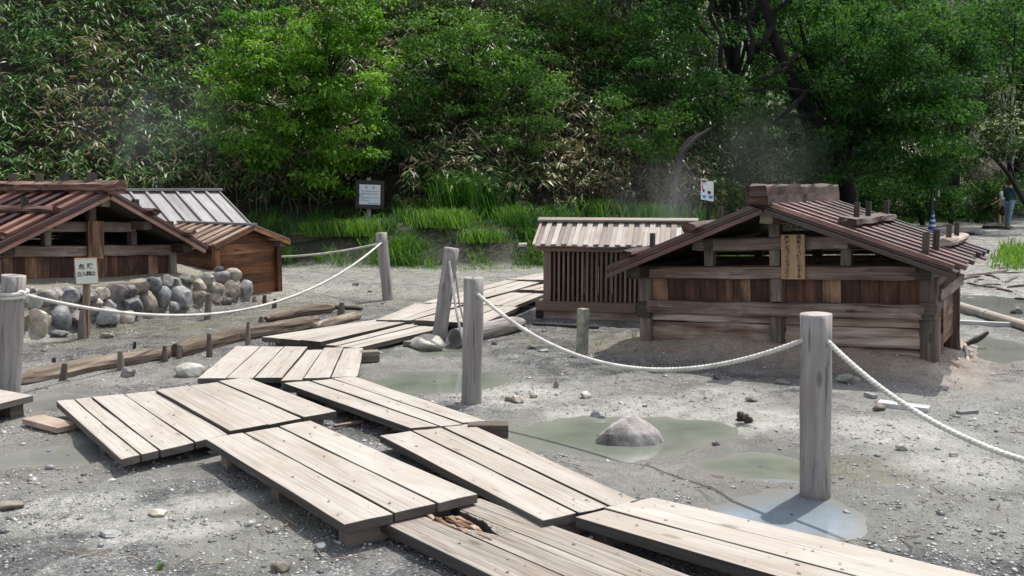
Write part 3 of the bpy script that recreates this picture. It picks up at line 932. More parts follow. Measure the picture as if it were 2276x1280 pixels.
def hole_plank(mb, a0, a1, b0, b1, dn, hole):
    """a plank rotted through from its near end: two ragged slivers, then the sound remainder"""
    _, f_end = hole
    n = 26
    r = np.random.default_rng(5)
    fs = np.linspace(0, f_end, n)
    lo = .03 + .16 * fbm(fs * 60, fs * 0 + 3, 3) + .55 * sstep(.75, 1, fs / f_end) * .0
    hi = .98 - .20 * fbm(fs * 70, fs * 0 + 9, 3)
    pinch = sstep(.55, 1, fs / f_end)
    start = sstep(.0, .22, fs / f_end)
    # far sliver starts later than near sliver
    lo = lo * (1 - pinch) + .50 * pinch; hi = hi * (1 - pinch) + .52 * pinch
    for k in range(n - 1):
        p0, p1 = lerp(a0, a1, fs[k]), lerp(a0, a1, fs[k + 1]); q0, q1 = lerp(b0, b1, fs[k]), lerp(b0, b1, fs[k + 1])
        if fs[k] > f_end * .10:
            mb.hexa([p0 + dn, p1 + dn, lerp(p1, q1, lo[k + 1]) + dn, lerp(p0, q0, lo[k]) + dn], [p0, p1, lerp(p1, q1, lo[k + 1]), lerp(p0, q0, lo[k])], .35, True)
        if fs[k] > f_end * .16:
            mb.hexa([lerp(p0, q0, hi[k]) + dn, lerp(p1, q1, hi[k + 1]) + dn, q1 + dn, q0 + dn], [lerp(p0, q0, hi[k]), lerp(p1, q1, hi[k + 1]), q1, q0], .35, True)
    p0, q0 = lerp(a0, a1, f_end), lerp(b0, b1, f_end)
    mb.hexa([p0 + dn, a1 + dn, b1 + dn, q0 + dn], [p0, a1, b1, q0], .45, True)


platform('pale three-plank boardwalk platform in the foreground, front end resting over the rotten one',
         [(457, 975), (768, 1165), (1062, 1098), (690, 935)], .145, [.35, .33, .32], sup=(.09, .5, .93))
platform('streaky three-plank platform ramping down from beside the dark beam stub to the lower right',
         [(845, 968), (1210, 1158), (1415, 1112), (1037, 940)], [.105, .12, .12, .115], [.36, .33, .31], mat='deck', sup=(.07, .6, .95))
platform('leftmost four-plank wide platform whose corner points at the square wood block',
         [(125, 890), (270, 1020), (506, 965), (344, 869)], .115, [.17, .17, .33, .33], sup=(.2, .62))
platform('three-plank platform set slightly higher on the right edge of the four-plank one',
         [(347, 867), (510, 958), (748, 914), (548, 839)], .135, [.34, .33, .33], sup=(.2, .9))
platform('three-plank platform along the green pool with a short beam stub under its end',
         [(632, 850), (915, 950), (1082, 936), (789, 837)], .13, [.36, .31, .33], sup=(.06, .32, .93), support_over=.0)
platform('short three-plank platform left of the turn beside the driftwood log', [(437, 841), (525, 769), (683, 771), (626, 839)], .095, [.34, .33, .33], sup=(.12, .85))
platform('short three-plank platform with nibbled far edge at the turn beside the green pool', [(625, 843), (684, 776), (808, 772), (795, 837)], .10, [.28, .36, .36], sup=(.1, .88), jit=.03)
platform('long three-plank platform pointing its sharp corner at the log with stakes', [(581, 748), (835, 709), (908, 715), (712, 760)], .115, [.34, .33, .33], sup=(.1, .8))
platform('low three-plank platform leading to the foot of the tilted post', [(724, 767), (925, 716), (1010, 722), (796, 772)], .09, [.34, .33, .33], sup=(.1, .85))
platform('three-plank platform of the left track passing behind the tilted post', [(836, 710), (923, 673), (1031, 676), (914, 712)], .14, [.34, .33, .33], sup=(.1, .85))
platform('three-plank platform of the right track above the hollow log', [(919, 711), (1045, 676), (1154, 682), (1072, 719)], .15, [.34, .33, .33], sup=(.1, .45, .9))
platform('small platform of the left track behind the upright post', [(939, 672), (1040, 645), (1136, 646.5), (1031, 673.5)], .13, [.34, .33, .33], sup=(.1, .88))
platform('far platform of the left track ending level with the lattice hut roof', [(1041, 644.5), (1126, 622.5), (1199, 627), (1136.5, 646)], .13, [.34, .33, .33], sup=(.1, .88))
platform('platform of the right track touching the left post of the lattice hut', [(1046, 674), (1135, 650), (1212, 652.5), (1143, 680)], .15, [.34, .33, .33], sup=(.1, .88))
platform('middle far platform disappearing behind the lattice hut', [(1154, 643.5), (1212, 630), (1290, 632), (1240, 645.5)], .12, [.34, .33, .33], sup=(.1, .88))
platform('farthest boardwalk platform disappearing behind the lattice hut', [(1126, 620.5), (1215, 604), (1300, 607), (1230, 622.5)], .12, [.34, .33, .33], sup=(.1, .88))
gq = [(1275, 1146), (2110, 1392), (2480, 1346), (1450, 1102)]
platform('long pale three-plank platform running out of the lower right corner', gq, .125, [.37, .32, .31], sup=(.06, .5, .92), thick=.055)
hq = [(830, 1150), (1420, 1440), (1850, 1392), (1068, 1106)]
hp, hc = platform('weathered grey platform at the bottom edge with a rotted hole in its middle plank', hq, .09, [.36, .32, .32], mat='deck_old', sup=(.05, .5, .9), hole=(1, .28), thick=.055)
platform('boardwalk corner poking in at the left edge beside the rope post', [(-330, 905), (-95, 850), (72, 879), (-130, 928)], .15, [.5, .5], sup=(.1, .86))

# rotten fibres lying in the hole
rb = MB()
for k in range(64):
    f = random.uniform(.09, .27); w = random.uniform(.36, .36 + .30 * (1 - .6 * f / .27))
    p = lerp(lerp(hc[0], hc[1], f), lerp(hc[3], hc[2], f), w) + A(0, 0, random.uniform(-.05, -.004))
    d = (hc[1] - hc[0]) / np.linalg.norm(hc[1] - hc[0]) + A(*np.random.default_rng(k).normal(0, .10, 3))
    ln = random.uniform(.05, .20)
    rb.beam(p - d * ln / 2, p + d * ln / 2, random.uniform(.012, .045), random.uniform(.006, .022), (.1, random.uniform(-.3, .3), 1), w2=.008, h2=.005)
rb.build('rotten_core', M['rotten'], hp)

# ------------------------------------------------------------------ posts
def post(name, label, bx, by, tx, ty, wpx, mat='post', z=0.0, group='grey rope posts', seg=20, rough=.05, cat='post', rings=9, tip=None, dip=.12):
    g = P(bx, by, z); Y = g[1]
    top = PY(tx, ty, Y)
    sc = np.linalg.norm(g - A(0, 0, CAM_H)) / 2000
    r = wpx * sc / 2
    t = np.linspace(0, 1, rings)[:, None]
    a = g + (g - top) * dip
    pts = a + (top - a) * t
    mb = MB()
    rad = np.full(rings, r) * (1 + .02 * np.sin(np.arange(rings) * 1.7))
    if tip is not None: rad = rad * np.interp(t[:, 0], [0, .5, 1], [1, .9, tip])
    mb.tube(pts, rad, seg, True, rough)
    o = mb.build(name, M[mat], smooth=False, loc=(g[0], g[1], g[2]))
    if rings > 6:
        me = o.data
        for p in me.polygons: p.use_smooth = len(p.vertices) == 4
    tag(o, label, cat, group)
    return o, g, top, r


P1 = post('rope_post', 'thick upright grey post in the right foreground, standing beside the pale blue puddle', 1812, 1090, 1814, 697, 61)
P2 = post('rope_post', 'upright grey post standing at the edge of the green pool left of the drooping rope', 1048, 893, 1053, 617, 44)
P3 = post('rope_post', 'slightly leaning grey post farthest away by the grass bank, two ropes tied to its top', 863, 667, 847, 517, 24)
P4 = post('rope_post', 'strongly tilted grey post with a loose white rope hanging from its hole', 975, 760, 1004, 551, 32)
P5 = post('rope_post', 'grey post at the left edge with rope knotted round it', 18, 880, 31, 612, 42)
# a post outside the picture that the right hand rope runs to
P6 = post('rope_post', 'grey post standing outside the right edge where the sagging rope ends', 2760, 1500, 2760, 1000, 70)
for (o, spots) in ((P2[0], [(1062, 652)]), (P1[0], [(1838, 757)]), (P4[0], [(1001, 579)]), (P3[0], [(851, 541)])):
    pass


def rope_mesh(mb, pts, R, pitch=.085, step=.008, seg=12):
    pts = np.asarray(pts, float)
    d = np.r_[0, np.cumsum(np.linalg.norm(np.diff(pts, axis=0), axis=1))]
    n = max(4, int(d[-1] / step))
    s = np.linspace(0, d[-1], n)
    c = np.stack([np.interp(s, d, pts[:, k]) for k in range(3)], 1)
    T = np.gradient(c, axis=0); T /= np.linalg.norm(T, axis=1)[:, None]
    ref = A(0, 0, 1) if abs(T[:, 2]).max() < .95 else A(1, .2, 0)
    side = np.cross(T, ref); side /= np.linalg.norm(side, axis=1)[:, None]
    up = np.cross(side, T)
    ang = np.arange(seg) * 2 * PI / seg
    tw = 2 * PI * s / pitch
    lob = .60 + .44 * np.abs(np.cos(1.5 * (ang[None, :] - tw[:, None])))
    V = c[:, None, :] + R * lob[..., None] * (side[:, None, :] * np.cos(ang)[None, :, None] + up[:, None, :] * np.sin(ang)[None, :, None])
    i = np.arange(n - 1)[:, None] * seg + np.arange(seg)[None, :]
    j = np.arange(n - 1)[:, None] * seg + (np.arange(seg)[None, :] + 1) % seg
    F = np.stack([i, j, j + seg, i + seg], -1).reshape(-1, 4).tolist()
    mb.add(V.reshape(-1, 3), F, None, .5)


def catenary(a, b, mid, n=60):
    """curve from a to b through mid at its parameter of closest approach (parabolic sag)"""
    t = np.linspace(0, 1, n)[:, None]
    ab = b - a; tm = np.clip(np.dot((mid - a)[:2], ab[:2]) / np.dot(ab[:2], ab[:2]), .1, .9)
    sag = (a[2] + ab[2] * tm) - mid[2]
    k = sag / (tm * (1 - tm))
    pts = a + ab * t
    pts[:, 2] -= k * (t * (1 - t))[:, 0]
    return pts


def rope(label, pts, R, mat='rope', **kw):
    mb = MB(); rope_mesh(mb, pts, R, **kw)
    o = mb.build('rope', M[mat], smooth=True)
    return tag(o, label, 'rope', 'white twisted ropes strung between the posts')


def depth_mid(a, b, px, py):
    """point of the rope's vertical plane seen at a photo spot"""
    n = np.cross(b - a, A(0, 0, 1)); d = ray(px, py); o = A(0, 0, CAM_H)
    return o + d * (np.dot(a - o, n) / np.dot(d, n))


y1 = P1[1][1]; y2 = P2[1][1]; y3 = P3[1][1]; y4 = P4[1][1]; y5 = P5[1][1]
a = PY(1060, 652, y2 - .06); b = PY(1788, 755, y1 - .02)
rope('thick white rope drooping between the green pool post and the right foreground post', catenary(a, b, depth_mid(a, b, 1480, 822)), .0148)
a = PY(1836, 755, y1 - .05); b = A(P6[2][0] - .05, P6[2][1], P6[2][2] - .12)
rope('thick white rope running steeply down from the right foreground post to the right edge', catenary(a, b, depth_mid(a, b, 2120, 962)), .0148)
a = PY(849, 538, y3 - .06); b = PY(52, 655, y5 + .02)
rope('long white rope sagging before the stone wall from knotted post to far leaning post', catenary(a, b, depth_mid(a, b, 455, 699)), .0165, step=.012)
a = PY(846, 541, y3); b = PY(470, 560, 17.2)
rope('short far white rope going from the leaning post behind the brown cabin', catenary(a, b, depth_mid(a, b, 640, 570)), .017, step=.015)
# slack end hanging from the tilted post
s0 = PY(999, 580, y4 - .085)
pp = [s0, PY(1003, 612, y4 - .16), PY(1008, 650, y4 - .22), PY(1014, 690, y4 - .28), PY(1022, 730, y4 - .33), PY(1029, 752, y4 - .36), PY(1040, 775, y4 - .42)]
pp = np.array(pp); tt = np.linspace(0, 1, 7); ts = np.linspace(0, 1, 60)
rope('slack white rope end hanging from the tilted post down to the hollow log', np.stack([np.interp(ts, tt, pp[:, k]) for k in range(3)], 1), .0148)
s0 = PY(1011, 600, y4 + .09); s1 = PY(1036, 735, y4 + .05)
mb = MB(); rope_mesh(mb, [s0, (s0 * .5 + s1 * .5) + A(-.015, 0, -.02), s1], .011)
tag(mb.build('rope', M['rope_grey'], smooth=True), 'thin grey rope dangling behind the tilted post', 'rope')
# knot on the left post
kb = MB(); g5, t5, r5 = P5[1], P5[2], P5[3]
kc = lerp(g5, t5, .835); ax = (t5 - g5) / np.linalg.norm(t5 - g5)
for q in range(2):
    ang = np.linspace(0, 2 * PI, 40)
    e1 = A(1, 0, 0); e2 = A(0, 1, 0)
    ring = np.array([kc + ax * (.012 + q * .028 - .014) + (e1 * math.cos(x) + e2 * math.sin(x)) * (r5 + .014) + A(0, 0, .01 * math.sin(x)) for x in ang])
    rope_mesh(kb, ring, .0165, seg=10)
kn = [kc + A(r5 * .8, -r5 * .75, .02), kc + A(r5 * 1.1, -r5 * .55, .035), kc + A(r5 * 1.2, -r5 * .2, 0), kc + A(r5 * 1.05, -r5 * .5, -.02)]
rope_mesh(kb, kn, .018, seg=10)
tag(kb.build('rope_knot', M['rope'], smooth=True), 'white rope knot wound round the left edge post', 'knot')

# loose stub of beam, block and small timber near the walk
def px_beam(label, p, q, w, h, z0=0.0, mat='beam', name='timber_offcut', cat='timber', dz=None, up=(0, 0, 1)):
    a = P(*p, z0); b = P(*q, z0)
    mb = MB(); mb.beam(a + A(0, 0, -h / 2 + .002), b + A(0, 0, -h / 2 + .002), w, h, up)
    return tag(mb.build(name, M[mat], bevel=.004), label, cat)


px_beam('short dark beam stub sticking out under the end of the pool side platform', (1040, 941), (1130, 941), .11, .09, .13)
px_beam('short timber peeking out beside the nibbled platform', (800, 781), (842, 779), .12, .10, .10)
px_beam('square block of pale cut wood lying on mud left of the four-plank platform', (72, 926), (150, 946), .15, .04, .05, mat='roof_tan')
px_beam('thin pale batten lying on mud between two platforms', (742, 945), (806, 934), .03, .02, .03, mat='roof_tan')
px_beam('white sawn board lying flat on gravel right of the foreground post', (1952, 891), (2066, 905), .11, .035, .04, mat='deck_white')
px_beam('small wedge of pale board lying on mud at the right', (2130, 914), (2170, 910), .05, .03, .03, mat='roof_grey')
px_beam('flat plank lying on the ground under the low platform end', (905, 760), (962, 748), .12, .05, .06)
px_beam('white squared pole lying along the wet sand far right', (2128, 712), (2262, 718), .06, .05, .05, mat='deck_white')
px_beam('dark flat plank lying in the mud before the lattice hut', (1185, 717), (1330, 725), .06, .03, .03, mat='log_dark')
px_beam('dark plank stub lying in the mud beyond the upright post', (1925, 871), (1945, 878), .05, .03, .03, mat='roof_grey')
# ------------------------------------------------------------------ huts
class Frame:
    def __init__(self, C, u, d, roll=0.0):
        self.C = np.array([C[0], C[1], 0.0]); u = np.array(u, float); u /= np.linalg.norm(u)
        d = np.array(d, float); d /= np.linalg.norm(d)
        self.u = A(u[0], u[1], roll); self.d = A(d[0], d[1], 0); self.k = A(-roll * u[0], -roll * u[1], 1.0)

    def W(self, s, t, h): return self.C + self.u * s + self.d * t + self.k * h


def rough_beam(mb, p, q, w, h, segs=10, amp=.012, seed=0, up=(0, 0, 1), cham=.2):
    p = np.asarray(p, float); q = np.asarray(q, float); up = np.asarray(up, float)
    a = (q - p) / np.linalg.norm(q - p); s = np.cross(a, up); s /= np.linalg.norm(s); n = np.cross(s, a)
    r = np.random.default_rng(seed)
    prof = []
    for (x0, y0), (x1, y1) in (((-1, -1), (1, -1)), ((1, -1), (1, 1)), ((1, 1), (-1, 1)), ((-1, 1), (-1, -1))):
        for f in (cham / 2, .5, 1 - cham / 2): prof.append((x0 + (x1 - x0) * f, y0 + (y1 - y0) * f))
    m = len(prof); V = []
    lat = r.normal(0, amp, (m,)); ln_ = max(.6, np.linalg.norm(q - p))
    ln = np.linalg.norm(q - p)
    for i in range(segs + 1):
        f = i / segs
        for k, (x, y) in enumerate(prof):
            j = 1 + ((vnoise(np.array([i * .45 * 10 / segs * ln_ + seed * 7.3]), np.array([k * .9 + seed]))[0] - .5) * amp * 2.6 + r.normal(0, amp * .22) + lat[k] * .5) / max(w, h) * 2
            e = a * r.normal(0, amp * 1.6) if i in (0, segs) else 0
            V.append(p + (q - p) * f + s * x * w / 2 * j + n * y * h / 2 * j + e)
    F = []; UV = []
    ou, ov = r.uniform(0, 30, 2)
    per = np.cumsum([0] + [math.hypot((prof[(k + 1) % m][0] - prof[k][0]) * w / 2, (prof[(k + 1) % m][1] - prof[k][1]) * h / 2) for k in range(m)])
    for i in range(segs):
        for k in range(m):
            k2 = (k + 1) % m
            F.append((i * m + k, (i + 1) * m + k, (i + 1) * m + k2, i * m + k2))
            u0, u1 = ou + ln * i / segs, ou + ln * (i + 1) / segs
            UV.append([(u0, ov + per[k]), (u1, ov + per[k]), (u1, ov + per[k + 1]), (u0, ov + per[k + 1])])
    for base, rev in ((0, False), (segs * m, True)):
        o = list(range(m)); o = o[::-1] if rev else o
        F.append([base + k for k in o]); UV.append([(ou + prof[k][0] * w * .1, ov + prof[k][1] * h) for k in o])
    mb.add(V, F, UV, r.random())


def slope(mb, RF, RR, EF, ER, n, th=.018, cover=.5, cth=.022, jit=.03, gap=.004, tint=None, low=None):
    """boards from ridge to eave with cover boards over the joints"""
    RF, RR, EF, ER = [np.asarray(p, float) for p in (RF, RR, EF, ER)]
    nrm = np.cross(RR - RF, EF - RF); nrm /= np.linalg.norm(nrm)
    if nrm[2] < 0: nrm = -nrm
    dn = (EF - RF) / np.linalg.norm(EF - RF)
    pt = lambda f, e: lerp(RF, RR, f) if e == 0 else lerp(EF, ER, f)
    L_ = np.linalg.norm(RR - RF)
    for i in range(n):
        f0, f1 = i / n + gap / L_, (i + 1) / n - gap / L_
        j = dn * random.uniform(-jit, jit)
        b = [pt(f0, 0), pt(f0, 1) + j, pt(f1, 1) + j, pt(f1, 0)]
        mb.hexa(b, [p + nrm * th for p in b], tint if low is None else random.uniform(0, low))
    if cover > 0:
        for i in range(n + 1):
            f0, f1 = (i - cover / 2) / n, (i + cover / 2) / n
            if i == 0: f0 = 0.0
            if i == n: f1 = 1.0
            j = dn * random.uniform(-jit, jit * .8)
            o = nrm * (th + .002)
            z0, z1 = nrm * random.uniform(0, .004), nrm * random.uniform(0, .004)
            b = [pt(f0, 0) + o + z0, pt(f0, 1) + j + o + z0, pt(f1, 1) + j + o + z1, pt(f1, 0) + o + z1]
            mb.hexa(b, [p + nrm * cth for p in b], tint)
    return nrm


def planks(mb, fr, s0, s1, h0, h1, t, n, th=.025, vertical=True, side=False, jit=0.0):
    """flat boards filling a wall panel; t is the outer face, side=True runs along depth at s=t"""
    for i in range(n):
        if vertical:
            a, b = s0 + (s1 - s0) * i / n + .002, s0 + (s1 - s0) * (i + 1) / n - .002
            lo = h0 + random.uniform(0, jit); hi = h1
            tt = t + random.uniform(0, .006)
            if not side: c = [fr.W(a, tt, lo), fr.W(a, tt, hi), fr.W(a, tt + th, hi), fr.W(a, tt + th, lo)], [fr.W(b, tt, lo), fr.W(b, tt, hi), fr.W(b, tt + th, hi), fr.W(b, tt + th, lo)]
            else: c = [fr.W(tt, a, lo), fr.W(tt, a, hi), fr.W(tt - th, a, hi), fr.W(tt - th, a, lo)], [fr.W(tt, b, lo), fr.W(tt, b, hi), fr.W(tt - th, b, hi), fr.W(tt - th, b, lo)]
            mb.hexa(c[0], c[1])
        else:
            a, b = h0 + (h1 - h0) * i / n + .002, h0 + (h1 - h0) * (i + 1) / n - .002
            tt = t + random.uniform(0, .006)
            if not side: c = [fr.W(s0, tt, a), fr.W(s1, tt, a), fr.W(s1, tt + th, a), fr.W(s0, tt + th, a)], [fr.W(s0, tt, b), fr.W(s1, tt, b), fr.W(s1, tt + th, b), fr.W(s0, tt + th, b)]
            else: c = [fr.W(tt, s0, a), fr.W(tt, s1, a), fr.W(tt - th, s1, a), fr.W(tt - th, s0, a)], [fr.W(tt, s0, b), fr.W(tt, s1, b), fr.W(tt - th, s1, b), fr.W(tt - th, s0, b)]
            mb.hexa(c[0], c[1])


def one(name, mat, parent, fn, bevel=0.0, smooth=False):
    mb = MB(); fn(mb); return mb.build(name, M[mat], parent, bevel, smooth)


def text_mesh(txt, size, origin, right, up, mat, parent, name='lettering', vertical=False, depth=.002):
    """lettering as flat relief on a sign; origin is the centre of the first line"""
    right = np.asarray(right, float); right /= np.linalg.norm(right); up = np.asarray(up, float); up /= np.linalg.norm(up)
    nrm = np.cross(right, up)
    V = []; F = []; n0 = 0
    lines = txt if isinstance(txt, list) else [txt]
    for (s, ox, oy, sz) in lines:
        cu = bpy.data.curves.new("lettering_curve", 'FONT'); cu.body = s; cu.size = sz; cu.align_x = 'CENTER'; cu.align_y = 'CENTER'
        cu.resolution_u = 3; cu.offset = sz * .02
        ob = bpy.data.objects.new("lettering_curve", cu); COL.objects.link(ob)
        dg = bpy.context.evaluated_depsgraph_get()
        me = bpy.data.meshes.new_from_object(ob.evaluated_get(dg))
        for v in me.vertices: V.append(np.asarray(origin) + right * (v.co.x + ox) + up * (v.co.y + oy) + nrm * depth)
        for p in me.polygons: F.append([i + n0 for i in p.vertices])
        n0 += len(me.vertices)
        bpy.data.objects.remove(ob); bpy.data.curves.remove(cu); bpy.data.meshes.remove(me)
    mb = MB(); mb.add(np.array(V), F, None, .5)
    return mb.build(name, M[mat], parent)


def spring_hut(fr, name, label, a, b, ov, depth, back_ov, H, mats, n_boards, open_side=None):
    """low gabled hut over a spring, front wall at t=0"""
    t = thing(name, label, 'hut', tuple(fr.W(0, depth / 2, 0) * A(1, 1, 0)))
    W = fr.W; apex, eave = H['apex'], H['eave']
    rise = (apex - eave) / b
    under = lambda s: apex - abs(s) * rise
    # posts
    for s, tt in ((-a, .05), (a, .05), (-a, depth), (a, depth)):
        top = H['tie'][0] if tt < .1 else under(a) - .15
        one('corner_post', 'hut_grey' if tt < .1 else 'hut_beam', t, lambda mb: rough_beam(mb, W(s, tt, H['post0']), W(s, tt, H['post1'] if tt < .1 else top), .135, .135, 5, .006, int(s * 10 + tt * 7) + 50, up=fr.d), 0)
    # front frame
    one('tie_beam', 'hut_beam', t, lambda mb: rough_beam(mb, W(-a - .02, .02, sum(H['tie']) / 2), W(a + .02, .02, sum(H['tie']) / 2), .11, H['tie'][1] - H['tie'][0], 10, .006, 3))
    one('tie_beam', 'hut_beam', t, lambda mb: rough_beam(mb, W(-a - .02, depth, sum(H['tie']) / 2), W(a + .02, depth, sum(H['tie']) / 2), .11, H['tie'][1] - H['tie'][0], 6, .006, 4))
    cx = .65 * b / 1.58
    for tt in (.03, depth - .02):
        one('collar_beam', 'hut_grey', t, lambda mb: rough_beam(mb, W(-cx - .02, tt, sum(H['collar']) / 2), W(cx + .02, tt, sum(H['collar']) / 2), .09, H['collar'][1] - H['collar'][0], 6, .004, 5))
        for s in (-cx, cx):
            one('strut', 'hut_grey', t, lambda mb: mb.beam(W(s * .98, tt, H['tie'][1] + .001), W(s * .98, tt, H['collar'][0] - .001), .09, .10, fr.d), .004)
        one('king_post', 'hut_grey', t, lambda mb: mb.beam(W(0, tt, H['tie'][1] + .002), W(0, tt, H['collar'][0] - .002), .10, .098, fr.d), .004)
        one('king_post', 'hut_grey', t, lambda mb: mb.beam(W(0, tt, H['collar'][1] + .002), W(0, tt, apex - .16), .10, .098, fr.d), .004)
    # purlins running from front to back
    for s, dz, w in ((-a + .0, .095, .135), (a - .0, .095, .135), (-cx, .085, .115), (cx, .085, .115), (0, .10, .115)):
        h = under(s) - dz
        one('purlin', 'hut_grey' if abs(s) < a - .1 else 'log_dark', t, lambda mb: rough_beam(mb, W(s, -ov + .10, h), W(s, depth + back_ov - .1, h), w, w * .95, 5, .004, int(s * 20) + 70))
    # walls
    if H.get('planks'):
        one('wall_boards', 'hut_wall', t, lambda mb: planks(mb, fr, -a + .07, a - .07, H['planks'][0], H['planks'][1], .035, 15))
    one('wall_boards', 'hut_wall', t, lambda mb: planks(mb, fr, -a + .07, a - .07, H['post0'], H['tie'][0], depth - .02, 12))
    one('gable_board', 'hut_wall', t, lambda mb: planks(mb, fr, -a + .05, a - .05, H['tie'][1] + .004, H['tie'][1] + .10, depth + .07, 2, vertical=False))
    for sgn in (-1, 1):
        if open_side == sgn: continue
        one('side_boards', 'hut_wall', t, lambda mb: planks(mb, fr, .12, depth - .07, H['post0'], under(a) - .17, sgn * a + (.03 if sgn > 0 else .0), 5, vertical=False, side=True))
    # roof
    RF, RR = W(0, -ov, apex), W(0, depth + back_ov, apex)
    for sgn in (-1, 1):
        EF, ER = W(sgn * b, -ov, eave), W(sgn * b, depth + back_ov, eave)
        one('roof_slope', mats['roof'], t, lambda mb: slope(mb, RF, RR, EF, ER, n_boards, cover=.42, cth=.042, low=.35, jit=.055), .003)
        one('bargeboard', mats['roof'], t, lambda mb: mb.beam(lerp(W(0, -ov + .02, apex - .030), W(sgn * b, -ov + .02, eave - .030), .005), lerp(W(0, -ov + .02, apex - .030), W(sgn * b, -ov + .02, eave - .030), .99), .035, .045, fr.k), .003)
        one('roof_lining', 'roof_under', t, lambda mb: slope(mb, W(0, -ov + .05, apex - .012), W(0, depth + back_ov - .05, apex - .012), lerp(W(0, -ov + .05, apex - .012), W(sgn * b, -ov + .05, eave - .012), .97),
                                                           lerp(W(0, depth + back_ov - .05, apex - .012), W(sgn * b, depth + back_ov - .05, eave - .012), .97), 12, th=.008, cover=0))

    def rp(sgn, q, e):  # a spot on the roof: q down the slope, e along the ridge
        return lerp(lerp(RF, RR, e), lerp(W(sgn * b, -ov, eave), W(sgn * b, depth + back_ov, eave), e), q) + A(0, 0, .05)

    return t, rp, under


# ---------- main hut on the right
uR = (HFR - HFL)[:2]; a_half = np.linalg.norm(uR) / 2; Cm = (HFR + HFL)[:2] / 2
frm = Frame(Cm, uR, (.54, .842), roll=.046)
Hm = dict(post0=-.05, post1=.80, tie=(.796, .92), collar=(1.075, 1.19), planks=(.577, .796), apex=1.476, eave=.872)
mh, rpm, underm = spring_hut(frm, 'spring_hut', 'dark wooden hut with red-brown roof, heavy cracked ridge timber and a yellow name board', a_half, 1.58, .36, 1.60, .56, Hm,
                             dict(roof='roof_red'), 8, open_side=1)
W = frm.W
one('sill_beam', 'hut_beam', mh, lambda mb: rough_beam(mb, W(-a_half + .05, .0, .515), W(a_half - .05, .0, .515), .15, .125, 12, .009, 12))
one('corner_block', 'log_dark', mh, lambda mb: rough_beam(mb, W(-a_half, -.06, .49), W(-a_half, .25, .49), .15, .16, 3, .006, 13))
one('corner_block', 'log_dark', mh, lambda mb: rough_beam(mb, W(a_half, -.06, .515), W(a_half, .25, .515), .14, .15, 3, .006, 14))
one('centre_post', 'hut_grey', mh, lambda mb: rough_beam(mb, W(.01, .0, -.05), W(.01, .0, .452), .12, .12, 5, .006, 15, up=frm.d))
one('centre_post', 'hut_grey', mh, lambda mb: rough_beam(mb, W(.01, .03, .58), W(.01, .03, .795), .11, .09, 3, .004, 16, up=frm.d))
for s0, s1 in ((-a_half + .07, -.06), (.08, a_half - .07)):
    for h0, h1 in ((.36, .45), (.17, .355), (-.05, .165)):
        one('wall_log', 'hut_log', mh, lambda mb: rough_beam(mb, W(s0, .07, (h0 + h1) / 2), W(s1, .07, (h0 + h1) / 2), .12, h1 - h0, 8, .006, int(h0 * 100 + s0 * 10) + 200, cham=.35))
one('ridge_timber', 'ridge', mh, lambda mb: rough_beam(mb, W(-.01, -.50, 1.586), W(-.01, 2.2, 1.60), .185, .19, 22, .016, 21, cham=.16))
# ridge feet: small blocks that carry the ridge timber
for e in (.1, .3, .5, .7, .9):
    p = lerp(W(0, -.36, 1.476), W(0, 2.1, 1.476), e)
    one('ridge_block', 'roof_red', mh, lambda mb: mb.beam(p + A(0, 0, -.005), p + A(0, 0, .035), .05, .17, frm.d))
# right hand side wall: boarded panel with a slot
sb = MB()
for (t0, t1, h0, h1, th) in ((.42, .62, .05, .60, .03), (.62, .80, .05, .22, .03), (.62, .80, .46, .60, .03), (.80, 1.55, .12, .34, .03), (.80, 1.55, .345, .60, .03)):
    x = a_half + .02
    sb.hexa([W(x, t0, h0), W(x, t1, h0), W(x - th, t1, h0), W(x - th, t0, h0)], [W(x, t0, h1), W(x, t1, h1), W(x - th, t1, h1), W(x - th, t0, h1)])
sb.build('side_panel', M['hut_wall'], mh)
one('side_beam', 'hut_beam', mh, lambda mb: rough_beam(mb, W(a_half + .03, .12, .655), W(a_half + .03, 1.72, .655), .12, .11, 6, .008, 33))
one('side_boards', 'hut_wall', mh, lambda mb: planks(mb, frm, .12, 1.53, .71, .86, a_half + .03, 2, vertical=False, side=True))
one('side_strip', 'roof_tan', mh, lambda mb: mb.beam(W(a_half + .075, .06, -.05), W(a_half + .075, .06, .46), .02, .03, frm.d))
# hold-down logs with pegs
for sgn, q, e0, e1, mat, hs in ((1, .42, .10, .88, 'hut_beam', (.22, .42, .78)), (1, .83, .50, 1.02, 'hut_beam', (.60, .84)), (-1, .42, -.04, .9, 'ridge', (.3, .7)), (-1, .83, -.04, .9, 'ridge', (.22, .6))):
    p, q_ = rpm(sgn, q, e0), rpm(sgn, q, e1)
    lg = one('hold_down_log', mat, mh, lambda mb: rough_beam(mb, p + A(0, 0, .045), q_ + A(0, 0, .045), .16 if sgn > 0 else .10, .085, 9, .014, int(q * 100) + 5 * sgn + 300, cham=.4))
    for e in hs:
        pp = rpm(sgn, q + (.012 if sgn > 0 else 0), e)
        one('peg', 'log_dark', lg, lambda mb: mb.beam(pp + A(0, 0, -.02), pp + A(0, 0, .225), .045, .045, frm.d))
for e in (.06, .30):
    pp = rpm(1, .835, e)
    one('peg', 'log_dark', mh, lambda mb: mb.beam(pp + A(0, 0, -.03), pp + A(0, 0, .20), .055, .055, frm.d))
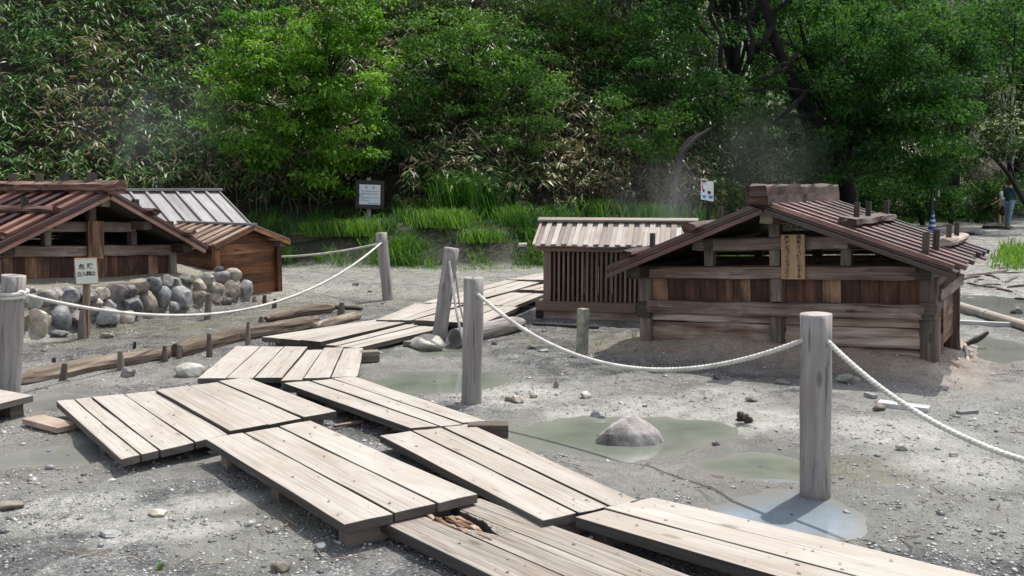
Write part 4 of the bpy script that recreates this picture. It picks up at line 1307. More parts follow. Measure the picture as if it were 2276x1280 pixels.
# name board
sc = .02
c0 = W(.165, -.045, 0)
nb = one('name_board', 'sign_wood', mh, lambda mb: mb.hexa([W(.075, -.05, .80), W(.075, -.05, 1.215), W(.075, -.068, 1.215), W(.075, -.068, .80)], [W(.29, -.05, .80), W(.29, -.05, 1.215), W(.29, -.068, 1.215), W(.29, -.068, .80)], .55), .003)
lines = []
for col, ox, sz in (("硫気ガスが発生する", .055, .047), ("絶対近づくな下さい", -.05, .047)):
    step = .4 / len(col)
    for k, ch in enumerate(col): lines.append((ch, ox + random.uniform(-.004, .004), .178 - k * step, sz * random.uniform(.85, 1.1)))
text_mesh(lines, 1, W(.1825, -.068, 1.0075), frm.u, frm.k, 'ink', nb, depth=.003)

# ---------- large hut on the left behind the stone wall
ap = PY(235, 434, 11.4)
dl = A(-.85, .53); dl /= np.linalg.norm(dl)
frl = Frame(ap[:2] + dl * .40, (.53, .85), dl, roll=-.045)
Hl = dict(post0=.30, post1=.77, tie=(.775, .915), collar=(1.09, 1.215), planks=(.30, .775), apex=1.565, eave=.85)
lh, rpl, underl = spring_hut(frl, 'spring_hut', 'large red-roofed hut behind the boulder wall at the left edge, ridge log with pegs', 1.24, 1.49, .40, 2.6, .3, Hl, dict(roof='roof_red'), 11)
Wl = frl.W
rl = one('ridge_log', 'ridge', lh, lambda mb: rough_beam(mb, Wl(0, -.62, 1.66), Wl(0, 2.95, 1.66), .17, .165, 16, .012, 61, cham=.6))
for e in (-.02, .55, 1.15, 1.8, 2.4):
    one('peg', 'log_dark', rl, lambda mb: mb.beam(Wl(.0, e + .02, 1.72), Wl(.0, e + .02, 1.85), .075, .075, frl.d))
for sgn, q, e0, e1, hs in ((-1, .42, .05, .95, (.25, .6)), (-1, .85, .05, .95, (.25, .6)), (1, .40, -.03, .95, (.1, .5)), (1, .80, -.03, .95, (.12, .5))):
    p, q_ = rpl(sgn, q, e0), rpl(sgn, q, e1)
    lg = one('hold_down_log', 'ridge', lh, lambda mb: rough_beam(mb, p + A(0, 0, .04), q_ + A(0, 0, .04), .11, .09, 9, .010, int(q * 100) + 5 * sgn + 400, cham=.7))
    for e in hs:
        pp = rpl(sgn, q, e)
        one('peg', 'log_dark', lg, lambda mb: mb.beam(pp + A(0, 0, .02), pp + A(0, 0, .20), .07, .07, frl.d))
one('name_board', 'hut_wall', lh, lambda mb: mb.hexa([Wl(-.10, -.05, .74), Wl(-.10, -.05, 1.23), Wl(-.10, -.075, 1.23), Wl(-.10, -.075, .74)], [Wl(.12, -.05, .74), Wl(.12, -.05, 1.23), Wl(.12, -.075, 1.23), Wl(.12, -.075, .74)], .8), .004)

# ---------- low brown cabin with grey cover boards
cr = P(614, 662, -.10)
kx = cr[1] / 13.6
cl_ = cr[:2] + A(-.60, -.80) * 1.05 * kx * .98
frc = Frame((cr[:2] + cl_) / 2, (.60, .80), (-.80, .60), roll=0)
aw = np.linalg.norm(cr[:2] - cl_) / 2
cb = thing('wooden_cabin', 'small orange-brown boarded cabin with gabled roof behind the right end of the boulder wall', 'hut', tuple(frc.W(0, .8, 0) * A(1, 1, 0)))
Wc = frc.W
one('wall_boards', 'cabin', cb, lambda mb: planks(mb, frc, -aw, aw, -.15, .80, .0, 6, vertical=False, th=.03))
one('wall_boards', 'cabin', cb, lambda mb: planks(mb, frc, .02, 1.6, -.15, .74, -aw, 6, vertical=False, side=True, th=-.03))
one('wall_boards', 'cabin', cb, lambda mb: planks(mb, frc, .02, 1.6, -.15, .74, aw, 6, vertical=False, side=True, th=.03))
gb = MB()
g_ = [Wc(-aw, .002, .80), Wc(aw, .002, .80), Wc(0, .002, 1.02)]; g2 = [p + frc.d * .03 for p in g_]
gb.add(np.array(g_ + g2), [(0, 1, 2), (5, 4, 3), (0, 3, 4, 1), (1, 4, 5, 2), (2, 5, 3, 0)], [[(0, 0), (1, 0), (.5, .25)], [(0, 0), (1, 0), (.5, .25)]] + [[(0, 0), (1, 0), (1, .03), (0, .03)]] * 3, .3)
gb.build('gable_board', M['cabin'], cb)
for s in (-aw - .03, aw + .03):
    one('corner_post', 'cabin', cb, lambda mb: mb.beam(Wc(s, -.03, -.15), Wc(s, -.03, .80), .085, .085, frc.d), .004)
one('purlin', 'hut_grey', cb, lambda mb: mb.beam(Wc(-aw - .02, -.16, .775), Wc(-aw - .02, 1.6, .775), .08, .08))
one('purlin', 'hut_grey', cb, lambda mb: mb.beam(Wc(aw + .02, -.16, .775), Wc(aw + .02, 1.6, .775), .08, .08))
for sgn in (-1, 1):
    one('roof_slope', 'roof_tan', cb, lambda mb: slope(mb, Wc(0, -.2, 1.06), Wc(0, 1.75, 1.06), Wc(sgn * (aw + .16), -.2, .80), Wc(sgn * (aw + .16), 1.75, .80), 8, cover=.45, cth=.02, jit=.015), .002)
    one('bargeboard', 'cabin', cb, lambda mb: mb.beam(Wc(0, -.19, 1.035), Wc(sgn * (aw + .15), -.19, .775), .025, .045, frc.k))
one('ridge_cap', 'roof_grey', cb, lambda mb: mb.beam(Wc(0, -.22, 1.102), Wc(0, 1.77, 1.102), .10, .03))

# ---------- grey roofed hut behind it
er = PY(566, 511, 16.7); rr = PY(486, 428, 17.8)
gd = A(-.73, -.68, 0); gd /= np.linalg.norm(gd)
el, rl_ = er + gd * 2.6, rr + gd * 2.6
gh_ = thing('grey_roofed_hut', 'hut with a wide silver-grey batten roof rising behind the brown cabin', 'hut', ((er[0] + el[0]) / 2, (er[1] + el[1]) / 2 + .6, 0))
one('roof_slope', 'roof_grey', gh_, lambda mb: slope(mb, rr, rl_, er, el, 9, th=.02, cover=.16, cth=.035, jit=.01), .003)
bk = (rr - er) * A(1, 1, -1)
one('roof_slope', 'roof_grey', gh_, lambda mb: slope(mb, rr, rl_, rr + bk, rl_ + bk, 9, th=.02, cover=.16, cth=.035, jit=.01))
one('ridge_cap', 'roof_grey', gh_, lambda mb: mb.beam(rr - gd * .05 + A(0, 0, .06), rl_ + gd * .05 + A(0, 0, .06), .17, .05), .004)
gw = MB()
inn = (rr - er) * A(1, 1, 0); inn /= np.linalg.norm(inn)
w0, w1 = er + inn * .15 + gd * .15, el + inn * .15 - gd * .15
w2, w3 = w0 + inn * 2 * (np.linalg.norm(((rr - er) * A(1, 1, 0))) - .15), w1 + inn * 2 * (np.linalg.norm(((rr - er) * A(1, 1, 0))) - .15)
for p, q in ((w0, w1), (w1, w3), (w3, w2), (w2, w0)):
    for k in range(5):
        h0, h1 = -.1 + k * .20, -.1 + k * .20 + .195
        nn = np.cross(q - p, A(0, 0, 1)); nn = nn / np.linalg.norm(nn) * .03
        f = lambda v, h: A(v[0], v[1], h)
        gw.hexa([f(p, h0), f(q, h0), f(q + nn, h0), f(p + nn, h0)], [f(p, h1), f(q, h1), f(q + nn, h1), f(p + nn, h1)])
gw.build('wall_boards', M['cabin'], gh_)

# ---------- lattice hut in the middle
LFL = P(1199, 708, 0); LFR = P(1432, 715, 0)
ul = (LFR - LFL)[:2]; ul /= np.linalg.norm(ul)
nl = A(-ul[1], ul[0])
len_l = 1.86
frt = Frame(LFL[:2], ul, nl)
lt = thing('lattice_hut', 'small brown hut with barred lattice front and pale plank roof beside the boardwalk', 'hut', tuple(frt.W(len_l / 2, .45, 0) * A(1, 1, 0)))
Wt = frt.W; DPT = .86
one('foundation', 'hut_log', lt, lambda mb: mb.beam(Wt(.03, .06, .045), Wt(len_l - .03, .06, .045), .10, .13), .004)
one('foundation', 'log_dark', lt, lambda mb: mb.beam(Wt(.05, DPT - .04, .045), Wt(len_l - .05, DPT - .04, .045), .09, .13), .004)
one('foundation_end', 'log_dark', lt, lambda mb: mb.beam(Wt(.0, .0, .05), Wt(.0, DPT, .05), .10, .12), .004)
for a_, b_ in (((0, .0), (len_l, .0)), ((0, DPT), (len_l, DPT))):
    one('base_beam', 'lattice', lt, lambda mb: mb.beam(Wt(a_[0] - .04, a_[1], .17), Wt(b_[0] + .04, b_[1], .17), .13, .115), .004)
for s in (.06, len_l - .06):
    one('base_beam', 'lattice', lt, lambda mb: mb.beam(Wt(s, .068, .17), Wt(s, DPT - .068, .17), .11, .113), .004)
    one('side_boards', 'lattice', lt, lambda mb: planks(mb, frt, .06, DPT - .06, .23, .86, s, 5, side=True, vertical=True))
    for tt in (.02, DPT - .02):
        one('corner_post', 'lattice', lt, lambda mb: mb.beam(Wt(s + (.04 if s < 1 else -.04), tt, .229), Wt(s + (.04 if s < 1 else -.04), tt, .86), .095, .095, frt.d), .004)
one('top_beam', 'lattice', lt, lambda mb: mb.beam(Wt(-.06, .02, .90), Wt(len_l + .06, .02, .90), .10, .078), .004)
one('top_beam', 'lattice', lt, lambda mb: mb.beam(Wt(-.06, DPT - .02, .90), Wt(len_l + .06, DPT - .02, .90), .10, .078), .004)
nb_ = 26
for i in range(nb_):
    s = .185 + (len_l - .37) * i / (nb_ - 1)
    one('lattice_bar', 'lattice', lt, lambda mb: mb.beam(Wt(s, .02, .229), Wt(s, .02, .86), .026, .03, frt.d))
one('back_boards', 'log_dark', lt, lambda mb: planks(mb, frt, .1, len_l - .1, .23, .86, DPT - .03, 9))
for s in (.02, len_l - .02):
    gb = MB(); g_ = [Wt(s, .03, .94), Wt(s, DPT - .03, .94), Wt(s, DPT / 2, 1.16)]; g2 = [p + frt.u * .02 for p in g_]
    gb.add(np.array(g_ + g2), [(0, 1, 2), (5, 4, 3), (0, 3, 4, 1), (1, 4, 5, 2), (2, 5, 3, 0)], None, .3); gb.build('gable_board', M['lattice'], lt)
RFt, RRt = Wt(-.06, DPT / 2, 1.20), Wt(len_l + .06, DPT / 2, 1.20)
one('roof_slope', 'roof_pale', lt, lambda mb: slope(mb, RFt, RRt, Wt(-.06, -.17, .925), Wt(len_l + .06, -.17, .925), 15, th=.018, cover=.5, cth=.02, jit=.012), .002)
one('roof_slope', 'roof_pale', lt, lambda mb: slope(mb, RFt, RRt, Wt(-.06, DPT + .17, .925), Wt(len_l + .06, DPT + .17, .925), 15, th=.018, cover=.5, cth=.02, jit=.012), .002)
one('ridge_cap', 'roof_pale', lt, lambda mb: mb.beam(Wt(-.09, DPT / 2 - .035, 1.248), Wt(len_l + .09, DPT / 2 - .035, 1.248), .12, .026, (0, -.25, 1)), .003)
# ------------------------------------------------------------------ boulder wall
sw = thing('stone_wall', 'wall of rounded grey and tan boulders holding the ground before the large hut', 'wall', ((WA[0] + WB[0]) / 2, (WA[1] + WB[1]) / 2, 0))
lean = .24


def on_wall(px, py, off=0.0):
    d = ray(px, py); o = A(0, 0, CAM_H)
    n = A(Wn[0], Wn[1], -lean); p0 = A(WA[0] + Wn[0] * off, WA[1] + Wn[1] * off, 0)
    return o + d * (np.dot(p0 - o, n) / np.dot(d, n))


BO = [(220, 940, 130, 105, 'green'), (265, 1072, 150, 190, 'tan'), (408, 1052, 150, 185, 'grey'), (318, 905, 140, 110, 'dark'), (385, 885, 105, 85, 'dark'), (150, 1090, 75, 200, 'tan'),
      (525, 1055, 130, 110, 'dark'), (600, 890, 150, 100, 'grey'), (488, 890, 115, 110, 'grey'), (705, 880, 130, 92, 'tan'), (735, 1035, 185, 150, 'grey'), (770, 962, 110, 85, 'dark'), (822, 880, 145, 130, 'dark'),
      (925, 860, 100, 92, 'dark'), (920, 972, 155, 125, 'grey'), (872, 1050, 150, 85, 'tan'), (990, 822, 145, 105, 'tan'), (1090, 810, 110, 100, 'grey'), (1040, 935, 130, 150, 'tan'), (1150, 910, 120, 158, 'grey'),
      (1180, 800, 85, 112, 'dark'), (1240, 790, 100, 80, 'green'), (1322, 770, 95, 72, 'green'), (1275, 895, 155, 145, 'grey'), (1225, 965, 90, 75, 'dark'), (1405, 830, 110, 105, 'tan'), (1455, 775, 130, 82, 'green'),
      (1400, 895, 130, 90, 'tan'), (1530, 842, 110, 100, 'tan'), (1570, 760, 135, 92, 'dark'), (1662, 740, 110, 90, 'tan'), (1640, 862, 112, 145, 'tan'), (1735, 850, 100, 148, 'grey'), (1520, 905, 100, 70, 'tan'),
      (1590, 945, 150, 80, 'dark'), (1000, 1045, 150, 85, 'dark'), (1125, 1010, 120, 80, 'dark'), (1340, 960, 120, 80, 'dark'), (345, 985, 110, 90, 'dark'), (620, 985, 130, 110, 'dark'), (660, 940, 110, 80, 'tan'),
      (480, 990, 110, 90, 'dark'), (200, 870, 90, 70, 'dark'), (40, 960, 140, 130, 'grey'), (30, 860, 120, 90, 'green'), (20, 1090, 140, 140, 'dark'), (1690, 930, 90, 70, 'dark'),
      (1560, 700, 60, 40, 'grey'), (1480, 930, 100, 70, 'dark'), (1075, 870, 70, 60, 'dark'), (940, 905, 80, 60, 'grey')]
for i, (cx, cy, w, h, mt) in enumerate(BO):
    px, py = cx / 3.2, 380 + cy / 3.2
    small_dark = mt == 'dark' and i > 34
    c = on_wall(px, py, .10 if small_dark else .03)
    sc = np.linalg.norm(c - A(0, 0, CAM_H)) / 2000
    V, F = rock_shape(900 + i, 3, 8, .10, .58)
    V = rot_z(V, random.uniform(0, 6))
    rx, rz = w / 3.2 * sc / 2 * 1.14, h / 3.2 * sc / 2 * 1.14
    # tilt in the picture plane a little
    V = V / np.abs(V).max(axis=0) * A(rx, min(rx, rz) * 1.0, rz)
    tl = random.uniform(-.35, .35)
    V = np.stack([V[:, 0] * math.cos(tl) - V[:, 2] * math.sin(tl), V[:, 1], V[:, 0] * math.sin(tl) + V[:, 2] * math.cos(tl)], 1)
    mb = MB(); mb.add(V + c, F, None, random.random())
    bo_ = mb.build('boulder', M['rock_' + mt], sw, smooth=True); bo_.data.set_sharp_from_angle(angle=.5)

# ------------------------------------------------------------------ danger sign
dg_ = P(190, 750, 0)
ds = thing('warning_sign', 'small white warning sign with black Japanese lettering on a square post before the boulder wall', 'sign', tuple(dg_))
sp = 250 / np.linalg.norm(dg_ - A(0, 0, CAM_H))
one('post', 'lattice', ds, lambda mb: mb.beam(dg_ + A(0, 0, -.08), PY(193, 606, dg_[1]), .066, .05, (0, 1, .01)), .003)
sc = dg_[1] / 2000
ctr = PY(192, 603, dg_[1] - .045)
rt = A(.93, .30, .02); rt /= np.linalg.norm(rt); upv = A(-.05, -.05, 1); upv -= rt * np.dot(upv, rt); upv /= np.linalg.norm(upv)
nr = np.cross(rt, upv)
hw, hh = .108, .138
bd = lambda mb, w, h, o, th: mb.hexa([ctr - rt * w - upv * h + nr * o, ctr + rt * w - upv * h + nr * o, ctr + rt * w - upv * h + nr * (o - th), ctr - rt * w - upv * h + nr * (o - th)],
                                     [ctr - rt * w + upv * h + nr * o, ctr + rt * w + upv * h + nr * o, ctr + rt * w + upv * h + nr * (o - th), ctr - rt * w + upv * h + nr * (o - th)])
one('board', 'sign_wood', ds, lambda mb: bd(mb, hw + .004, hh + .006, 0, .022), .002)
pl_ = one('panel', 'white_paint', ds, lambda mb: bd(mb, hw, hh - .004, .004, .003))
text_mesh([('危', -.042, .05, .062), ('険', .042, .055, .062), ('立', -.070, -.032, .056), ('入', -.023, -.030, .056), ('禁', .023, -.028, .056), ('止', .070, -.026, .056)], 1, ctr + nr * .006, rt, upv, 'ink', pl_)

# ------------------------------------------------------------------ notice board by the grass bank
Yn = 21.6
nbase = PY(820, 540, Yn)
ns = thing('notice_board', 'dark framed notice board with a white sheet on a single post in the grass bank', 'sign', (nbase[0], nbase[1], gh(nbase[0], nbase[1]).item()))
one('post', 'post', ns, lambda mb: mb.beam(A(nbase[0], Yn, .2), PY(820, 395, Yn), .09, .07, (0, 1, .01)), .004)
ctr = PY(822, 432.5, Yn - .06); rt = A(1, 0, -.035); upv = A(.035, 0, 1); nr = A(0, -1, 0)
one('board', 'sign_frame', ns, lambda mb: bd(mb, .335, .325, 0, .035), .005)
for (dx, dz, w, h) in ((0, .315, .34, .022), (0, -.315, .34, .022), (-.318, 0, .022, .295), (.318, 0, .022, .295)):
    c_keep = ctr; ctr = ctr + rt * dx + upv * dz
    one('frame', 'sign_frame', ns, lambda mb: bd(mb, w, h, .022, .022), .003); ctr = c_keep
pp_ = one('sheet', 'paper', ns, lambda mb: bd(mb, .25, .235, .003, .0025))
text_mesh([('注', -.085, .165, .062), ('意', .085, .165, .062)], 1, ctr + nr * .005, rt, upv, 'ink_red', pp_, name='heading')
tb = MB()
for (z, x0, x1) in ((.075, -.195, .215), (.015, -.195, .165), (-.075, -.2, .03), (-.135, -.2, -.03), (-.205, -.05, .215)):
    x = x0
    while x < x1:
        w = random.uniform(.014, .024)
        for k in range(3):
            c = ctr + rt * (x + w / 2) + upv * (z + (k - 1) * .011) + nr * .005
            ww = w * random.uniform(.3, .5); 
            tb.add(np.array([c - rt * ww - upv * .003, c + rt * ww - upv * .003, c + rt * ww + upv * .003, c - rt * ww + upv * .003]), [(0, 1, 2, 3)])
        x += w + .007
tb.build('lettering', M['ink'], pp_)
tb = MB(); x = .05
while x < .215:
    for k in range(3):
        c = ctr + rt * (x + .01) + upv * (-.075 + (k - 1) * .011) + nr * .005
        tb.add(np.array([c - rt * .008 - upv * .003, c + rt * .008 - upv * .003, c + rt * .008 + upv * .003, c - rt * .008 + upv * .003]), [(0, 1, 2, 3)])
    x += .027
tb.build('red_lettering', M['ink_red'], pp_)

# retaining board along the grass bank
q0, q1 = PY(648, 520, 19.75), PY(984, 508, 20.4)
rb_ = thing('retaining_board', 'long dark horizontal board edging the grass bank behind the notice post', 'board', ((q0[0] + q1[0]) / 2, 20.5, .3))
one('top_rail', 'lattice', rb_, lambda mb: mb.beam(q0, q1, .10, .04), .004)
one('face_board', 'log_dark', rb_, lambda mb: mb.beam(q0 + A(0, .02, -.17), q1 + A(0, .02, -.17), .05, .29))
for f in (.0, .33, .66, 1):
    p = lerp(q0, q1, f); one('stake', 'log_dark', rb_, lambda mb: mb.beam(A(p[0], p[1] + .09, -.1), A(p[0], p[1] + .09, p[2] - .03), .08, .08, (0, 1, 0)))

# ------------------------------------------------------------------ edging logs and stakes on the left
def log_px(pts, wpx, label, mat='log', name='edging_log', z=None, rough=.45, seg=16, cat='log', taper=None, group=None, n=34):
    w = []
    for (x, y) in pts:
        g = P(x, y, 0); sc = np.linalg.norm(g - A(0, 0, CAM_H)) / 2000; r = wpx * sc / 2
        w.append(g + A(0, r * .3, r * .72))
    w = np.array(w); d = np.r_[0, np.cumsum(np.linalg.norm(np.diff(w, axis=0), axis=1))]
    s = np.linspace(0, d[-1], n)
    c = np.stack([np.interp(s, d, w[:, k]) for k in range(3)], 1)
    c[:, 2] += .012 * (fbm(s * 1.3, s * 0 + len(label), 3) - .5) * 2
    sc = np.linalg.norm(c - A(0, 0, CAM_H), axis=1) / 2000
    rad = wpx * sc / 2 * (1 + .22 * (fbm(s * 2.1, s * 0 + 3.3 + len(label), 3) - .5) * 2)
    if taper: rad = rad * np.interp(np.linspace(0, 1, n), [0, .08, .9, 1], taper)
    mb = MB(); mb.tube(c, rad, seg, True, rough, lf=.35)
    return tag(mb.build(name, M[mat], smooth=False), label, cat, group)


log_px([(30, 858), (180, 828), (372, 796)], 31, 'bleached split log lying at the left edge of the mud, held by three short stakes', taper=[.6, 1, 1, .8])
log_px([(392, 795), (520, 758), (705, 727)], 32, 'long grey driftwood log held by stakes along the upper left side of the boardwalk', taper=[.9, 1, .95, .7])
log_px([(590, 716), (680, 699), (742, 692)], 20, 'shorter rotting log lying behind the staked driftwood log', mat='log', taper=[.5, 1, 1, .5])
log_px([(700, 735), (765, 716), (800, 708)], 20, 'pale log remnant half hidden under the sharp cornered platform', taper=[.8, 1, 1, .5])
log_px([(735, 684), (805, 689)], 9, 'thin dark stick lying by the lone stump', mat='log_dark', name='stick', cat='stick', taper=[.4, 1, 1, .6], n=10)
log_px([(70, 742), (135, 736)], 20, 'small driftwood piece lying at the foot of the boulder wall', taper=[.5, 1, .9, .4], n=12)

STK = [(140, 846, 807, 15, 'stake holding the left end of the bleached log near the edge post'), (268, 823, 780, 15, 'stake holding the middle of the bleached log'),
       (367, 804, 768, 15, 'stake at the right end of the bleached log'), (466, 793, 741, 16, 'stake at the left part of the long driftwood log, next to the gap'),
       (399, 797, 766, 13, 'short stake at the left tip of the long driftwood log'), (551, 766, 715, 12, 'thin dark stake before the sharp platform corner'),
       (699, 724, 704, 9, 'stake at the right end of the long driftwood log'), (757, 698, 672, 16, 'lone dark conical stump standing beside the thin dark stick'),
       (461, 709, 653, 16, 'grey stub post crossing the sagging rope before the boulder wall'), (183, 752, 690, 20, 'dark stub post touching the warning sign post'),
       (567, 671, 658, 12, 'first pale capped stub at the foot of the brown cabin, farthest left'), (588, 680, 656, 11, 'pointed grey stub in the middle before the brown cabin'),
       (609, 685, 664, 12, 'mossy flat topped stub before the right corner of the cabin'), (120, 806, 795, 9, 'tiny stub left of centre behind the bleached log'),
       (299, 773, 759, 8, 'tiny dark stub standing alone behind the bleached log'), (581, 716, 703, 12, 'small pointed stub behind the driftwood log by the shorter log')]
for (x, yb, yt, w, lb) in STK:
    post('stake', lb, x, yb, x + random.uniform(-2, 4), yt, w, mat='beam' if w > 11 else 'log_dark', group='short stakes and stubs in the mud', seg=8, rough=.25, cat='stake', rings=5, tip=random.uniform(.45, .8), dip=.3)
post('concrete_stub', 'square mossy concrete stub post standing before the lattice hut', 1293, 786, 1297, 686, 27, mat='concrete', group=None, seg=4, rough=.06, cat='post', rings=6)

# hollow log behind the upright post
h0, h1 = P(1012, 768, 0) + A(0, 0, .085), P(1160, 734, 0) + A(0, .05, .085)
mb = MB()
n = 22; pts = lerp(h0[None], h1[None], np.linspace(0, 1, n)[:, None])
mb.tube(pts, np.full(n, .100) * np.interp(np.linspace(0, 1, n), [0, .85, 1], [1, .95, .55]), 18, False, .10)
ax = (h1 - h0) / np.linalg.norm(h1 - h0)
pin = lerp((h0 - ax * .0)[None], (h0 + ax * .6)[None], np.linspace(0, 1, 6)[:, None])[::-1]
mb.tube(pin, .082, 18, False, .05)
nA = n * 18
ring0 = list(range(18)); ring1 = [nA + 5 * 18 + k for k in range(18)]
nv = len(np.concatenate(mb.v))
for k in range(18):
    mb.f.append([ring0[k], ring0[(k + 1) % 18], ring1[(-(k + 1)) % 18], ring1[(-k) % 18]]); mb.uv.append([(0, 0), (.03, 0), (.03, .03), (0, .03)])
tag(mb.build('hollow_log', M['post']), 'hollow grey log lying behind the upright post, open end towards the left', 'log')

# ------------------------------------------------------------------ single stones
R = rock_px
def pool_rock():
    c = P(1398, 990, -.03); sc = np.linalg.norm(c - A(0, 0, CAM_H)) / 2000
    pts = [(-76, 0, -6), (-60, 10, -12), (-20, -14, -14), (25, -16, -12), (62, -8, -10), (78, 18, -8), (60, 50, -10), (-10, 55, -10), (-55, 40, -10), (-70, 6, 12), (-52, 2, 24), (-44, 30, 26), (-8, 14, 52), (4, 30, 60), (14, 22, 58),
           (40, 14, 44), (66, 12, 26), (72, 30, 22), (48, 44, 34), (-2, 46, 50), (-34, -6, 22), (10, -10, 26), (44, -6, 22)]
    bm = bmesh.new()
    for p in pts: bm.verts.new(c + A(p[0], p[1] + 10, p[2]) * sc)
    r_ = bmesh.ops.convex_hull(bm, input=bm.verts)
    bmesh.ops.delete(bm, geom=[g_ for g_ in r_['geom_interior'] if isinstance(g_, bmesh.types.BMVert)], context='VERTS')
    bmesh.ops.triangulate(bm, faces=bm.faces)
    bmesh.ops.subdivide_edges(bm, edges=bm.edges, cuts=5, use_grid_fill=True)
    bm.verts.ensure_lookup_table()
    V = np.array([v.co[:] for v in bm.verts]); F = [[v.index for v in f.verts] for f in bm.faces]; bm.verts.index_update(); F = [[v.index for v in f.verts] for f in bm.faces]; bm.free()
    q = V * 9; d = V - (c + A(0, .1, .03)); d = d / (np.linalg.norm(d, axis=1)[:, None] + 1e-9)
    V = V + d * ((fbm(q[:, 0] + q[:, 2], q[:, 1] - q[:, 2] * .7, 5, 61) - .5) * .055)[:, None]
    mb = MB(); mb.add(V, F, None, .55)
    o = mb.build('rock', M['rock_pale'], smooth=True); o.data.set_sharp_from_angle(angle=.5)
    tag(o, 'large pale mauve angular rock sitting in the milky pool', 'rock')


pool_rock()
R(1334, 938, 44, 24, 'small dark blue rock standing just behind the large pool rock', 'rock_grey', 502, cuts=12)
R(948, 785, 84, 40, 'rounded mud-caked boulder at the foot of the tilted post', 'rock_mud', 503, cuts=5, sub=4)
R(1020, 771, 30, 26, 'bluish rock wedged at the mouth of the hollow log', 'rock_green', 504, cuts=12)
R(415, 838, 66, 28, 'rounded grey boulder half buried in the wet mud left of the turn', 'rock_mud', 505, cuts=3, sub=4)
R(280, 838, 32, 20, 'small dark stone beside the middle stake of the bleached log', 'rock_dark', 506)
R(347, 1148, 40, 15, 'flat pale stone lying on the lower left gravel below the boardwalk', 'rock_tan', 507, cuts=6)
R(620, 1272, 44, 20, 'flat oval stone at the very bottom of the picture left of centre', 'rock_tan', 508, cuts=5)
R(237, 1195, 44, 12, 'flat grey shard near the lower left white streak', 'rock_grey', 509)
R(15, 1136, 50, 16, 'flat tan rock at the left edge of the lower gravel', 'rock_tan', 510, cuts=5)
R(118, 983, 16, 9, 'tiny reddish stone beside the left puddle', 'rock_dark', 511)
R(1884, 853, 40, 20, 'angular pale stone lying in front of the hut right of the foreground post', 'rock_green', 512)
R(1904, 850, 22, 15, 'tan stone next to the angular pale stone before the hut', 'rock_tan', 513)
R(1742, 855, 34, 11, 'flat green-white stone left of the foreground post near the hut shadow', 'rock_green', 514)
R(1593, 843, 22, 14, 'small round grey stone in the shade line before the hut', 'rock_grey', 515)
R(1303, 886, 26, 16, 'pale stone on the gravel above the big pool rock', 'rock_pale', 516)
R(1237, 862, 14, 18, 'small upright pale stone on the gravel below the drooping rope', 'rock_pale', 517)
R(1130, 892, 26, 14, 'tan stone to the right of the foot of the upright post', 'rock_tan', 518)
R(1150, 896, 30, 16, 'second tan stone lying right against the first one by the upright post', 'rock_tan', 519)
R(1185, 884, 20, 12, 'small tan stone by itself on gravel between post and rope', 'rock_tan', 520)
R(1670, 893, 30, 9, 'flat grey stone on gravel between hut and pool', 'rock_grey', 521)
R(1592, 990, 16, 9, 'tiny dark stone on the wet mud right of the pool rock', 'rock_dark', 522)
R(1956, 914, 30, 16, 'tan pointed pebble near the white sawn board', 'rock_tan', 523)
R(2010, 1002, 30, 14, 'grey muddy lump on the wet flat at the right', 'rock_mud', 524)
R(2120, 1015, 20, 11, 'small round mud lump close to the rope at the right', 'rock_mud', 525)
R(2262, 700, 24, 16, 'stone lying in the shallow water beyond the pipe', 'rock_grey', 526)
R(1182, 776, 22, 9, 'dark stone on the ground right of the hollow log', 'rock_dark', 527)
R(1098, 766, 16, 10, 'blue-grey stone against the hollow log', 'rock_grey', 528)
R(1210, 782, 26, 7, 'flat bluish slab on gravel below the drooping rope start', 'rock_grey', 529)
R(790, 634, 16, 7, 'dark stone lying on the gravel road in the middle distance', 'rock_dark', 530)
R(822, 650, 12, 6, 'small dark stone on the road left of the far leaning post', 'rock_dark', 531)
R(115, 1012, 26, 12, 'grey stone at the shore of the left puddle', 'rock_grey', 532)
R(262, 1030, 16, 9, 'white stone under the front edge of the four-plank platform', 'rock_pale', 533)
R(470, 1010, 20, 8, 'white pebble in the shade near the foreground platform', 'rock_pale', 534)
R(130, 750, 40, 16, 'flat grey stone at the foot of the boulder wall beside the edge post', 'rock_grey', 535)
R(230, 752, 34, 12, 'tan slab right of the warning sign foot', 'rock_tan', 536)
R(715, 1225, 34, 15, 'blue-black stone on the mud below the rotted platform', 'rock_grey', 537)
R(1165, 735, 18, 10, 'grey pebble near the upper end of the hollow log', 'rock_grey', 538)
R(1885, 1150, 20, 15, 'brown pebble on the mud right of the blue puddle', 'rock_dark', 539)
R(1435, 905, 14, 7, 'little grey stone on the white crust edge', 'rock_grey', 540)
R(2220, 508, 60, 10, 'low mossy stone on the far path near the walkers', 'rock_green', 541, z=.0)
R(2170, 522, 70, 9, 'flat grey stone lying on the far path beyond the main roof', 'rock_grey', 542, z=.0)

# dead leaves clump
lb = MB()
c = P(1651, 938, 0)
for k in range(9):
    V, F = rock_shape(700 + k, 1, 3, .3)
    lb.add(V * A(.035, .03, .012) @ np.array(Matrix.Rotation(random.uniform(0, 3), 3, 'X')) + c + A(random.uniform(-.06, .06), random.uniform(-.04, .04), random.uniform(.01, .05)), F, None, .3)
tag(lb.build('leaf_clump', M['log_dark']), 'dark curled dead leaf clump on the mud beside the green pool', 'leaf')

